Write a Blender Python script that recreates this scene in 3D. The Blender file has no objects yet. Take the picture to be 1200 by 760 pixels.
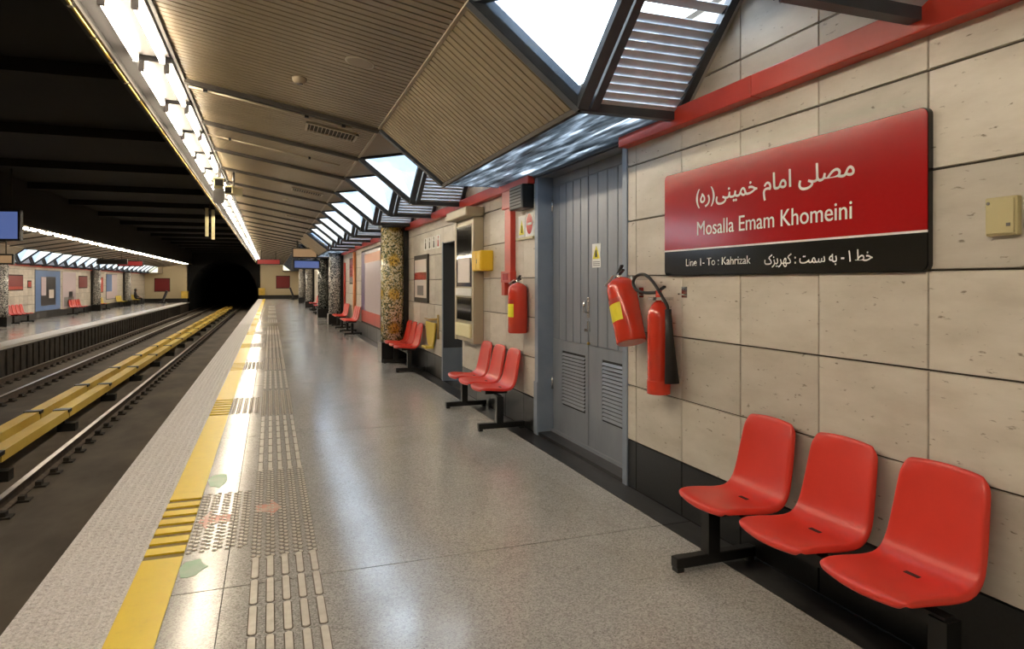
import bpy, bmesh, math, random
from mathutils import Vector, Matrix
random.seed(7)
PI = math.pi
sc = bpy.context.scene
COL = sc.collection

# ------------------------------------------------------------------ camera
cam = bpy.data.cameras.new('camera')
cam.sensor_width = 36.0
cam.lens = 36.0 * 780.0 / 1200.0
cam.shift_y = -49.0 / 1200.0
cam.clip_start = 0.05
cam.clip_end = 400
camo = bpy.data.objects.new('camera', cam)
COL.objects.link(camo)
camo.location = (0, 0, 1.5)
camo.rotation_euler = (PI / 2, 0, -math.atan(283.0 / 780.0))
sc.camera = camo

# ------------------------------------------------------------------ sky
wd = bpy.data.worlds.new('sky')
sc.world = wd
wd.use_nodes = True
nt = wd.node_tree
nt.nodes.clear()
wo = nt.nodes.new('ShaderNodeOutputWorld')
bg = nt.nodes.new('ShaderNodeBackground')
tc = nt.nodes.new('ShaderNodeTexCoord')
nz = nt.nodes.new('ShaderNodeTexNoise')
nz.inputs['Scale'].default_value = 2.2
nz.inputs['Detail'].default_value = 5
cr = nt.nodes.new('ShaderNodeValToRGB')
cr.color_ramp.elements[0].position = 0.40
cr.color_ramp.elements[0].color = (0.07, 0.1, 0.155, 1)
cr.color_ramp.elements[1].position = 0.6
cr.color_ramp.elements[1].color = (0.82, 0.92, 1.0, 1)
nt.links.new(tc.outputs['Generated'], nz.inputs['Vector'])
nt.links.new(nz.outputs['Fac'], cr.inputs['Fac'])
nt.links.new(cr.outputs['Color'], bg.inputs['Color'])
bg.inputs['Strength'].default_value = 8.0
nt.links.new(bg.outputs['Background'], wo.inputs['Surface'])

# ------------------------------------------------------------------ exposure
sc.view_settings.view_transform = 'Standard'
sc.view_settings.look = 'None'
sc.view_settings.exposure = 0.85
sc.view_settings.gamma = 1.0
sc.view_settings.use_curve_mapping = False
LAMP = 37.0            # radiance of the fluorescent tubes

# ------------------------------------------------------------------ materials
M = {}
def mat(name, col, rough=0.5, metal=0.0, emit=None, es=0.0, spec=None, coat=0.0):
    m = bpy.data.materials.new(name)
    m.use_nodes = True
    b = m.node_tree.nodes['Principled BSDF']
    b.inputs['Base Color'].default_value = (*col, 1)
    b.inputs['Roughness'].default_value = rough
    b.inputs['Metallic'].default_value = metal
    if spec is not None: b.inputs['Specular IOR Level'].default_value = spec
    if coat: b.inputs['Coat Weight'].default_value = coat
    if emit:
        b.inputs['Emission Color'].default_value = (*emit, 1)
        b.inputs['Emission Strength'].default_value = es
    M[name] = m
    return m
def N(m, t, **k):
    n = m.node_tree.nodes.new('ShaderNode' + t)
    for a, v in k.items():
        if a in n.inputs: n.inputs[a].default_value = v
        else: setattr(n, a, v)
    return n
def L(m, a, b): m.node_tree.links.new(a, b)
def ramp(m, src, stops):
    r = N(m, 'ValToRGB')
    e = r.color_ramp.elements
    e[0].position, e[0].color = stops[0][0], (*stops[0][1], 1)
    e[1].position, e[1].color = stops[-1][0], (*stops[-1][1], 1)
    for p, c in stops[1:-1]:
        x = e.new(p); x.color = (*c, 1)
    L(m, src, r.inputs['Fac'])
    return r.outputs['Color']
def pos(m, scale=(1, 1, 1), rnd=0.0):
    g = N(m, 'NewGeometry')
    mp = N(m, 'Mapping')
    mp.inputs['Scale'].default_value = scale
    L(m, g.outputs['Position'], mp.inputs['Vector'])
    if rnd:
        oi = N(m, 'ObjectInfo')
        mu = N(m, 'Math', operation='MULTIPLY'); mu.inputs[1].default_value = rnd
        L(m, oi.outputs['Random'], mu.inputs[0])
        cb = N(m, 'CombineXYZ')
        for k in 'XYZ': L(m, mu.outputs[0], cb.inputs[k])
        L(m, cb.outputs[0], mp.inputs['Location'])
    return mp.outputs['Vector']
def noise(m, vec, scale, detail=4, rough=0.55):
    n = N(m, 'TexNoise', Scale=scale, Detail=detail, Roughness=rough)
    L(m, vec, n.inputs['Vector'])
    return n.outputs['Fac']
def mix(m, fac, a, b, mode='MIX'):
    x = N(m, 'Mix', data_type='RGBA', blend_type=mode)
    for s, i in ((fac, 0), (a, 6), (b, 7)):
        if hasattr(s, 'links'): L(m, s, x.inputs[i])
        elif isinstance(s, tuple): x.inputs[i].default_value = (*s, 1)
        else: x.inputs[i].default_value = s
    return x.outputs[2]
def bsdf(m): return m.node_tree.nodes['Principled BSDF']
def bump(m, h, strength=0.3, dist=0.01):
    b = N(m, 'Bump', Strength=strength, Distance=dist)
    L(m, h, b.inputs['Height'])
    L(m, b.outputs['Normal'], bsdf(m).inputs['Normal'])
def noisy(name, c1, c2, scale, rough, metal=0.0, stretch=(1, 1, 1), bmp=0.0, **k):
    m = mat(name, c1, rough, metal, **k)
    v = pos(m, stretch)
    n = noise(m, v, scale)
    L(m, ramp(m, n, [(0.3, c1), (0.7, c2)]), bsdf(m).inputs['Base Color'])
    if bmp: bump(m, n, bmp, 0.01)
    return m

# travertine wall tile: bedding runs along the platform, random tone for each tile
m = mat('travertine', (0.6, 0.52, 0.4), 0.42)
v = pos(m, (1, 1.6, 5), 23.0)
n1 = noise(m, v, 1.6, 6, 0.6)
c = ramp(m, n1, [(0.25, (0.46, 0.415, 0.35)), (0.5, (0.55, 0.505, 0.44)), (0.78, (0.63, 0.59, 0.525))])
v2 = pos(m, (1, 14, 40), 5.0)
n2 = noise(m, v2, 1.4, 3, 0.5)
c = mix(m, ramp(m, n2, [(0.665, (0, 0, 0)), (0.75, (1, 1, 1))]), c, (0.2, 0.165, 0.125))
oi = N(m, 'ObjectInfo')
mr = N(m, 'MapRange'); mr.inputs[3].default_value = 0.86; mr.inputs[4].default_value = 1.1
L(m, oi.outputs['Random'], mr.inputs[0])
c = mix(m, 1.0, c, mr.outputs[0], 'MULTIPLY')
L(m, c, bsdf(m).inputs['Base Color'])
bump(m, n2, 0.12, 0.004)
noisy('floor_grime_shade', (0.12, 0.1, 0.08), (0.18, 0.155, 0.125), 8, 0.7)  # dirt round the tactile bars, and painted shade round the studs
noisy('joint_dark', (0.05, 0.042, 0.033), (0.1, 0.085, 0.065), 6, 0.9)
m = noisy('black_granite', (0.004, 0.004, 0.004), (0.011, 0.0105, 0.01), 60, 0.3)
m = noisy('border_granite', (0.013, 0.013, 0.014), (0.034, 0.032, 0.033), 14, 0.32, stretch=(1, .4, 1))

m = mat('terrazzo', (0.4, 0.38, 0.36), 0.24, spec=0.8)
v = pos(m)
vo = N(m, 'TexVoronoi', Scale=150.0); L(m, v, vo.inputs['Vector'])
sp = N(m, 'SeparateColor'); L(m, vo.outputs['Color'], sp.inputs[0])
c = ramp(m, sp.outputs[0], [(0.0, (0.27, 0.26, 0.245)), (0.22, (0.365, 0.355, 0.338)), (0.6, (0.445, 0.434, 0.416)), (1.0, (0.54, 0.528, 0.508))])
big = noise(m, pos(m, (1, .6, 1)), 1.3, 6, 0.65)
c = mix(m, 1.0, c, ramp(m, big, [(0.25, (0.78, 0.77, 0.74)), (0.5, (0.97, 0.97, 0.97)), (0.75, (1.06, 1.06, 1.06))]), 'MULTIPLY')
st = noise(m, pos(m, (1, 1, 1)), 4.5, 3, 0.6)
c = mix(m, ramp(m, st, [(0.68, (0, 0, 0)), (0.8, (.55, .55, .55))]), c, (0.09, 0.075, 0.055))
L(m, c, bsdf(m).inputs['Base Color'])
L(m, ramp(m, big, [(0.3, (.22,) * 3), (0.7, (.125,) * 3)]), bsdf(m).inputs['Roughness'])

m = mat('edge_granite', (0.5, 0.47, 0.45), 0.55)
v = pos(m)
vo = N(m, 'TexVoronoi', Scale=150.0); L(m, v, vo.inputs['Vector'])
sp = N(m, 'SeparateColor'); L(m, vo.outputs['Color'], sp.inputs[0])
c = ramp(m, sp.outputs[0], [(0.0, (0.45, 0.425, 0.415)), (0.5, (0.58, 0.555, 0.545)), (1.0, (0.7, 0.68, 0.67))])
L(m, c, bsdf(m).inputs['Base Color'])
noisy('tactile_steel', (0.66, 0.62, 0.55), (0.78, 0.74, 0.67), 20, 0.26, 0.1)
m = mat('yellow_paint', (0.78, 0.5, 0.02), 0.38)
n1 = noise(m, pos(m), 9, 5, 0.7)
L(m, ramp(m, n1, [(0.22, (0.66, 0.45, 0.01)), (0.4, (0.8, 0.575, 0.006)), (0.8, (0.84, 0.61, 0.01))]), bsdf(m).inputs['Base Color'])
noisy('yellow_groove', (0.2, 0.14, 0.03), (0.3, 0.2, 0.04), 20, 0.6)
noisy('sticker_green', (0.13, 0.36, 0.19), (0.3, 0.44, 0.31), 9, 0.35)
noisy('sticker_red', (0.5, 0.15, 0.09), (0.5, 0.36, 0.3), 9, 0.35)
noisy('slat_tan', (0.235, 0.185, 0.118), (0.295, 0.235, 0.152), 2.0, 0.42, 0.25)
mat('slat_back', (0.06, 0.048, 0.033), 0.8)
noisy('fold_tan', (0.25, 0.2, 0.135), (0.3, 0.245, 0.17), 2.0, 0.5, 0.1)
mat('trim_tan', (0.42, 0.36, 0.26), 0.4, 0.2)
noisy('frame_grey', (0.05, 0.06, 0.076), (0.07, 0.082, 0.1), 8, 0.42, 0.35)
mat('frame_edge', (0.55, 0.55, 0.56), 0.3, 0.8)
noisy('louvre_grey', (0.46, 0.5, 0.55), (0.6, 0.64, 0.69), 12, 0.4, 0.1)
mat('rib_dark', (0.028, 0.022, 0.016), 0.7)
m = mat('soffit_glass', (0.4, 0.45, 0.5), 0.2)
v = pos(m, (9, .9, 1))
n1 = noise(m, v, 1.6, 5, 0.6)
c = ramp(m, n1, [(0.34, (0.06, 0.065, 0.07)), (0.5, (0.2, 0.22, 0.235)), (0.6, (0.4, 0.43, 0.46)), (0.7, (0.8, 0.84, 0.88))])
tl = N(m, 'BsdfTranslucent'); L(m, c, tl.inputs['Color']); ms = N(m, 'MixShader'); ms.inputs[0].default_value = 0.25
L(m, c, bsdf(m).inputs['Base Color']); bump(m, n1, .2, .01)
L(m, tl.outputs[0], ms.inputs[1]); L(m, bsdf(m).outputs[0], ms.inputs[2])
L(m, ms.outputs[0], m.node_tree.nodes['Material Output'].inputs['Surface'])
m = mat('glass', (1, 1, 1), 0.02)
mn = m.node_tree; mn.nodes.clear()
o_ = N(m, 'OutputMaterial'); tr = N(m, 'BsdfTransparent'); gl = N(m, 'BsdfGlossy', Roughness=0.03); ms = N(m, 'MixShader')
tr.inputs['Color'].default_value = (0.93, 0.97, 1, 1)
fr = N(m, 'Fresnel', IOR=1.35)
L(m, fr.outputs[0], ms.inputs[0]); L(m, tr.outputs[0], ms.inputs[1]); L(m, gl.outputs[0], ms.inputs[2]); L(m, ms.outputs[0], o_.inputs['Surface'])
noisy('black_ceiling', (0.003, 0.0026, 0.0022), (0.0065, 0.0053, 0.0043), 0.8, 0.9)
noisy('track_concrete', (0.06, 0.048, 0.035), (0.125, 0.1, 0.074), 1.7, 0.85, stretch=(1, .5, 1), bmp=0.2)
noisy('track_dark', (0.018, 0.015, 0.012), (0.05, 0.04, 0.03), 3, 0.9)
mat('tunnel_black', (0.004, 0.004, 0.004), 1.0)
noisy('rail_steel', (0.42, 0.38, 0.33), (0.6, 0.55, 0.48), 5, 0.28, 0.9)
noisy('rail_rust', (0.06, 0.04, 0.028), (0.11, 0.08, 0.055), 12, 0.8)
noisy('third_yellow', (0.62, 0.41, 0.06), (0.82, 0.6, 0.12), 2.5, 0.5, stretch=(1, .3, 1))
mat('black_metal', (0.012, 0.012, 0.012), 0.38, 0.2)
mat('black_rubber', (0.012, 0.012, 0.012), 0.55)
noisy('red_band', (0.44, 0.035, 0.02), (0.55, 0.05, 0.03), 3, 0.35)
m = mat('red_sign', (0.38, 0.009, 0.011), 0.16)
mat('red_dull', (0.2, 0.012, 0.014), 0.4)
mat('sign_black', (0.01, 0.01, 0.01), 0.15)
mat('sign_white', (0.8, 0.78, 0.76), 0.4)
m = noisy('seat_red', (0.62, 0.035, 0.022), (0.68, 0.045, 0.028), 4, 0.36)
mat('seat_yellow', (0.66, 0.5, 0.07), 0.4)
mat('ext_red', (0.62, 0.045, 0.022), 0.24, coat=0.3)
mat('label_yellow', (0.8, 0.7, 0.03), 0.5)
mat('label_cream', (0.75, 0.68, 0.4), 0.5)
mat('paper_white', (0.78, 0.78, 0.76), 0.6)
mat('chrome', (0.7, 0.7, 0.7), 0.2, 1.0)
mat('brass', (0.5, 0.34, 0.1), 0.35, 0.9)
noisy('door_grey', (0.19, 0.21, 0.25), (0.24, 0.26, 0.3), 6, 0.36, 0.15, stretch=(1, 1, .3))
mat('door_groove', (0.05, 0.053, 0.06), 0.7)
noisy('jamb_blue', (0.19, 0.235, 0.31), (0.23, 0.275, 0.35), 5, 0.4)
mat('vent_dark', (0.015, 0.015, 0.017), 0.8)
mat('cream_plastic', (0.5, 0.44, 0.24), 0.4)
mat('kiosk_beige', (0.42, 0.37, 0.27), 0.4, 0.2)
mat('kiosk_glass', (0.015, 0.014, 0.013), 0.06)
mat('phone_yellow', (0.82, 0.52, 0.02), 0.4)
mat('grey_box', (0.16, 0.15, 0.15), 0.5)
mat('dark_door', (0.07, 0.077, 0.09), 0.5)
mat('poster_pale', (0.7, 0.62, 0.58), 0.3)
mat('ad_purple', (0.12, 0.08, 0.22), 0.3)
mat('ad_pink', (0.66, 0.57, 0.62), 0.25)
mat('ad_blue', (0.16, 0.26, 0.5), 0.25)
mat('ad_dark', (0.03, 0.03, 0.04), 0.3)
mat('ad_orange', (0.75, 0.3, 0.12), 0.3)
mat('tube_light', (1, 1, 1), 0.5, emit=(1.0, 0.855, 0.65), es=LAMP)
mat('screen_blue', (0.05, 0.06, 0.1), 0.2, emit=(0.2, 0.3, 0.75), es=0.22)
mat('led_red', (0.1, 0.01, 0.01), 0.3, emit=(1.0, 0.08, 0.07), es=0.12)
mat('lit_sign', (0.2, 0.12, 0.06), 0.3, emit=(1.0, 0.66, 0.36), es=0.12)
mat('trough_grey', (0.09, 0.085, 0.085), 0.45, 0.2)
mat('cloth_dark', (0.02, 0.018, 0.02), 0.85)
mat('skin', (0.45, 0.27, 0.18), 0.6)
mat('end_cream', (0.55, 0.47, 0.31), 0.45)

def mosaic(name, c_lo, c_mid, c_hi, gold=True):
    m = mat(name, c_mid, 0.22)
    t = N(m, 'TexCoord'); s = N(m, 'SeparateXYZ'); L(m, t.outputs['Object'], s.inputs[0])
    at = N(m, 'Math', operation='ARCTAN2'); L(m, s.outputs['Y'], at.inputs[0]); L(m, s.outputs['X'], at.inputs[1])
    mu = N(m, 'Math', operation='MULTIPLY'); mu.inputs[1].default_value = 0.215; L(m, at.outputs[0], mu.inputs[0])
    cb = N(m, 'CombineXYZ'); L(m, mu.outputs[0], cb.inputs['X']); L(m, s.outputs['Z'], cb.inputs['Y'])
    vo = N(m, 'TexVoronoi', Scale=42.0); vo.voronoi_dimensions = '2D'
    L(m, cb.outputs[0], vo.inputs['Vector'])
    sp = N(m, 'SeparateColor'); L(m, vo.outputs['Color'], sp.inputs[0])
    c = ramp(m, sp.outputs[0], [(0.0, c_lo), (0.3, c_lo), (0.36, c_mid), (0.6, c_mid), (0.68, c_hi), (1.0, c_hi)])
    if gold:
        # gold rosettes on a staggered grid
        pa = N(m, 'Math', operation='PINGPONG'); pa.inputs[1].default_value = 0.17
        L(m, mu.outputs[0], pa.inputs[0])
        zz = N(m, 'Math', operation='PINGPONG'); zz.inputs[1].default_value = 0.32
        L(m, s.outputs['Z'], zz.inputs[0])
        c2 = N(m, 'CombineXYZ'); L(m, pa.outputs[0], c2.inputs['X']); L(m, zz.outputs[0], c2.inputs['Y'])
        ln = N(m, 'VectorMath', operation='LENGTH'); L(m, c2.outputs[0], ln.inputs[0])
        f_ = ramp(m, ln.outputs['Value'], [(0.085, (.85, .85, .85)), (0.14, (0, 0, 0))])
        g = ramp(m, sp.outputs[1], [(0.25, (0.2, 0.12, 0.02)), (0.45, (0.7, 0.43, 0.05)), (0.9, (0.85, 0.62, 0.15))])
        c = mix(m, f_, c, g)
    L(m, c, bsdf(m).inputs['Base Color'])
    return m
mosaic('mosaic_gold', (0.11, 0.13, 0.07), (0.5, 0.42, 0.2), (0.78, 0.73, 0.55))
mosaic('mosaic_grey', (0.04, 0.04, 0.045), (0.3, 0.3, 0.29), (0.65, 0.64, 0.6), False)
mosaic('mosaic_dark', (0.01, 0.012, 0.012), (0.03, 0.035, 0.035), (0.26, 0.27, 0.25), False)

# ------------------------------------------------------------------ mesh helpers
def wloc(o):
    p = Vector((0, 0, 0))
    while o is not None:
        p += o.location; o = o.parent
    return p
class MB:
    def __init__(self): self.v = []; self.f = []; self.s = []
    def add(self, vs, fs, smooth=False):
        b = len(self.v); self.v += [Vector(p) for p in vs]
        self.f += [tuple(i + b for i in q) for q in fs]; self.s += [smooth] * len(fs)
        return self
    def box(self, x0, x1, y0, y1, z0, z1):
        v = [(x, y, z) for x in (x0, x1) for y in (y0, y1) for z in (z0, z1)]
        return self.add(v, [(0, 1, 3, 2), (4, 6, 7, 5), (0, 4, 5, 1), (2, 3, 7, 6), (0, 2, 6, 4), (1, 5, 7, 3)])
    def bar(self, p, q, w, h, up=(0, 0, 1)):
        p, q = Vector(p), Vector(q); d = (q - p).normalized()
        s = d.cross(Vector(up))
        if s.length < 1e-5: s = d.cross(Vector((1, 0, 0)))
        s.normalize(); u = s.cross(d)
        v = []
        for e in (p, q):
            for a, b in ((-1, -1), (1, -1), (1, 1), (-1, 1)): v.append(e + s * a * w / 2 + u * b * h / 2)
        return self.add(v, [(3, 2, 1, 0), (4, 5, 6, 7), (0, 1, 5, 4), (1, 2, 6, 5), (2, 3, 7, 6), (3, 0, 4, 7)])
    def slab(self, pts, off):
        pts = [Vector(p) for p in pts]; off = Vector(off); n = len(pts)
        v = pts + [p + off for p in pts]
        nrm = (pts[1] - pts[0]).cross(pts[2] - pts[0])
        fs = [tuple(range(n)), tuple(range(2 * n - 1, n - 1, -1))] + [(i + n, (i + 1) % n + n, (i + 1) % n, i) for i in range(n)]
        if nrm.dot(off) > 0: fs = [tuple(reversed(q)) for q in fs]
        return self.add(v, fs)
    def tube(self, pts, r, n=8, cap=True):
        pts = [Vector(p) for p in pts]; rs = r if isinstance(r, (list, tuple)) else [r] * len(pts)
        vs = []; pr = None
        for i, p in enumerate(pts):
            d = (pts[min(i + 1, len(pts) - 1)] - pts[max(i - 1, 0)]).normalized()
            if pr is None:
                pr = d.orthogonal().normalized()
            pr = (pr - d * pr.dot(d)).normalized(); t = d.cross(pr)
            for k in range(n):
                a = 2 * PI * k / n; vs.append(p + (pr * math.cos(a) + t * math.sin(a)) * rs[i])
        fs = [(i * n + k, i * n + (k + 1) % n, (i + 1) * n + (k + 1) % n, (i + 1) * n + k) for i in range(len(pts) - 1) for k in range(n)]
        self.add(vs, fs, True)
        if cap:
            b = len(self.v) - len(vs)
            self.f += [tuple(b + k for k in reversed(range(n))), tuple(b + (len(pts) - 1) * n + k for k in range(n))]; self.s += [False, False]
        return self
    def lathe(self, prof, c=(0, 0, 0), n=20, smooth=True):
        vs = [(c[0] + r * math.cos(2 * PI * k / n), c[1] + r * math.sin(2 * PI * k / n), c[2] + z) for r, z in prof for k in range(n)]
        fs = [(i * n + k, i * n + (k + 1) % n, (i + 1) * n + (k + 1) % n, (i + 1) * n + k) for i in range(len(prof) - 1) for k in range(n)]
        self.add(vs, fs, smooth)
        b = len(self.v) - len(vs)
        self.f += [tuple(b + k for k in reversed(range(n))), tuple(b + (len(prof) - 1) * n + k for k in range(n))]; self.s += [False, False]
        return self
    def xf(self, mtx): self.v = [mtx @ p for p in self.v]; return self
    def mirror(self):
        self.v = [Vector((-7.913 - p.x, p.y, p.z - 0.25)) for p in self.v]
        self.f = [tuple(reversed(q)) for q in self.f]; return self
    def mesh(self, name, mt, org=(0, 0, 0)):
        me = bpy.data.meshes.new(name)
        o = Vector(org)
        me.from_pydata([tuple(p - o) for p in self.v], [], self.f)
        me.polygons.foreach_set('use_smooth', self.s)
        me.materials.append(M[mt]); me.update()
        return me
    def build(self, name, mt, parent=None, bevel=0.0, loc=None):
        org = wloc(parent) if parent is not None else Vector((0, 0, 0))
        l = Vector(loc) if loc is not None else Vector((0, 0, 0))
        o = bpy.data.objects.new(name, self.mesh(name, mt, org + l))
        o.location = l
        COL.objects.link(o); o.parent = parent
        if bevel:
            b = o.modifiers.new('bevel', 'BEVEL'); b.width = bevel; b.segments = 2; b.limit_method = 'ANGLE'
        return o
def inst(name, me, parent, loc, rot=(0, 0, 0)):
    o = bpy.data.objects.new(name, me); COL.objects.link(o); o.parent = parent; o.location = loc; o.rotation_euler = rot
    return o
def tag(o, label=None, cat=None, group=None, kind=None):
    if label: o['label'] = label
    if cat: o['category'] = cat
    if group: o['group'] = group
    if kind: o['kind'] = kind
    return o
def thing(name, loc, label=None, cat=None, group=None, kind=None):
    o = bpy.data.objects.new(name, None); COL.objects.link(o); o.location = loc; o.empty_display_size = 0.2
    return tag(o, label, cat, group, kind)
def copy_tree(o, parent=None):
    c = o.copy(); COL.objects.link(c); c.parent = parent
    for ch in o.children: copy_tree(ch, c)
    return c

# ------------------------------------------------------------------ dimensions (metres)
XW = 2.487; XE = -1.08; Y0 = -7.0; YE = 66.0
P = 1.705; RIB = 3.645
XB, ZB = 1.07, 3.11          # bend line of the ceiling
XL, ZL = 1.76, 2.56          # lower line of the skylight folds
def czz(x): return 3.3056 - 0.1828 * x
OX = lambda x: -7.913 - x    # mirrored cross-platform position
SW = 0.344; CH = 0.4018; TW = 0.5687; TY = 1.945   # stone courses

# ------------------------------------------------------------------ platform floor
fl = thing('floor', (0, 0, 0), kind='structure', label='grey terrazzo platform floor', cat='floor')
MB().box(XE + .03, XW + .6, Y0, YE, -1.3, -0.03).build('platform_body', 'track_dark', fl)
JY = [Y0 + 0.1] + [3.556 + 3.41 * k for k in range(-2, 19)] + [YE]
for a, b in zip(JY[:-1], JY[1:]):
    if b - a < .3: continue
    MB().box(-0.2145, 2.283, a + .004, b - .004, -0.03, 0).build('floor_slab', 'terrazzo', fl)
    MB().box(-0.449, -0.2185, a + .004, b - .004, -0.03, 0).build('floor_slab', 'terrazzo', fl)
    MB().box(2.287, XW - .005, a + .004, b - .004, -0.03, 0.0).build('border_slab', 'border_granite', fl)
    MB().box(XE, -0.653, a + .002, b - .002, -0.14, -0.002).build('edge_slab', 'edge_granite', fl)
# nubbed relief on the edge slabs (too fine to count)
nb = MB()
for iy in range(int((26 - 1.0) / .05)):
    for ix in range(8):
        x = XE + .04 + ix * .05; y = 1.0 + iy * .05
        nb.add([(x - .017, y - .019, -.002), (x + .017, y - .019, -.002), (x + .017, y + .019, -.002), (x - .017, y + .019, -.002),
                (x - .012, y - .014, .003), (x + .012, y - .014, .003), (x + .012, y + .014, .003), (x - .012, y + .014, .003)],
               [(0, 1, 5, 4), (1, 2, 6, 5), (2, 3, 7, 6), (3, 0, 4, 7), (4, 5, 6, 7)])
tag(nb.build('edge_studs', 'edge_granite', fl), kind='stuff')
# yellow line with grooved sections
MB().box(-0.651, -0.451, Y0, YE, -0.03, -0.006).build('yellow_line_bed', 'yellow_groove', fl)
SEG = [(4.05 + 4.15 * k, 5.2 + 4.15 * k) for k in range(0, 15)]
yy = Y0
for a, b in SEG:
    MB().box(-0.651, -0.451, yy, a, -0.006, 0.001).build('yellow_strip', 'yellow_paint', fl)
    n = 7; s = (b - a) / n
    for i in range(n):
        MB().box(-0.651, -0.451, a + (i + .42) * s, a + (i + 1) * s, -0.006, 0.003).build('yellow_ridge', 'yellow_paint', fl)
    yy = b
MB().box(-0.651, -0.451, yy, YE, -0.006, 0.001).build('yellow_strip', 'yellow_paint', fl)
# tactile guiding bars and studs
bar = MB()
pts = []
for k in range(9): pts.append((-.0155 * math.cos(PI * k / 8), -.118 - .0155 * math.sin(PI * k / 8)))
for k in range(9): pts.append((.0155 * math.cos(PI * k / 8), .118 + .0155 * math.sin(PI * k / 8)))
bar.slab([(x, y, 0) for x, y in pts], (0, 0, 0.0055))
bar_me = bar.mesh('tactile_bar', 'tactile_steel')
TX = [-0.0757 + 0.0743 * i for i in range(5)]
nbar = 0; far = MB(); gr = MB()
y = 1.14
while y < 60:
    inseg = any(a - .2 < y < a + 1.7 for a, b in SEG)
    if not inseg:
        for x in TX:
            if y < 22:
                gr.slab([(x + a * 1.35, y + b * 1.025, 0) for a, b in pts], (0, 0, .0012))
            if nbar < 290:
                inst('tactile_bar', bar_me, fl, (x, y, 0)); nbar += 1
            elif y < 45:
                far.box(x - .017, x + .017, y - .13, y + .13, 0, .0055)
    y += 0.29
tag(far.build('far_tactile_bars', 'tactile_steel', fl), kind='stuff')
tag(gr.build('bar_grime', 'floor_grime_shade', fl), kind='stuff')
def studs(x0, nx, y0, y1, dx):
    s = MB(); y = y0
    while y < y1:
        for i in range(nx):
            x = x0 + i * dx
            for q in (-.018, .018):
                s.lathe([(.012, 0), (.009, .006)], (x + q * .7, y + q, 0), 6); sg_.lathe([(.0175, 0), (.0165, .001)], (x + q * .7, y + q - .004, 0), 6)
        y += .058
    return s
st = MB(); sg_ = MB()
for a, b in SEG[:5]:
    for q in (studs(TX[0], 5, a - .17, a + 1.68, .0743), studs(-.415, 5, a + .05, b, .066)):
        st.add(q.v, q.f)
tag(st.build('tactile_studs', 'tactile_steel', fl), kind='stuff')
tag(sg_.build('stud_shade', 'floor_grime_shade', fl), kind='stuff')  # flat dark rings painting in the shadow round each stud

def sticker(label, pts, mt):
    o = MB().slab([(x, y, .0006) for x, y in pts], (0, 0, .0012)).build('floor_sticker', mt)
    tag(o, label, 'floor marking')
def blob(cx, cy, rx, ry, seed, n=11):
    r = random.Random(seed)
    return [(cx + rx * math.cos(2 * PI * k / n) * r.uniform(.7, 1.1), cy + ry * math.sin(2 * PI * k / n) * r.uniform(.7, 1.1)) for k in range(n)]
sticker('worn green sticker on the floor in front of the studs', blob(-.385, 3.86, .07, .13, 2), 'sticker_green')
sticker('worn green sticker behind the first stud field', blob(-.375, 5.5, .07, .2, 5), 'sticker_green')
sticker('faded red arrow sticker beside the yellow line', [(-.43, 4.6), (-.36, 4.42), (-.36, 4.52), (-.24, 4.54), (-.24, 4.68), (-.36, 4.68), (-.36, 4.8)], 'sticker_red')
sticker('faded red arrow sticker between the rows of tactile studs', [(.07, 4.72), (0.0, 4.55), (0.0, 4.64), (-.09, 4.66), (-.09, 4.8), (0.0, 4.8), (0.0, 4.9)], 'sticker_red')

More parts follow.
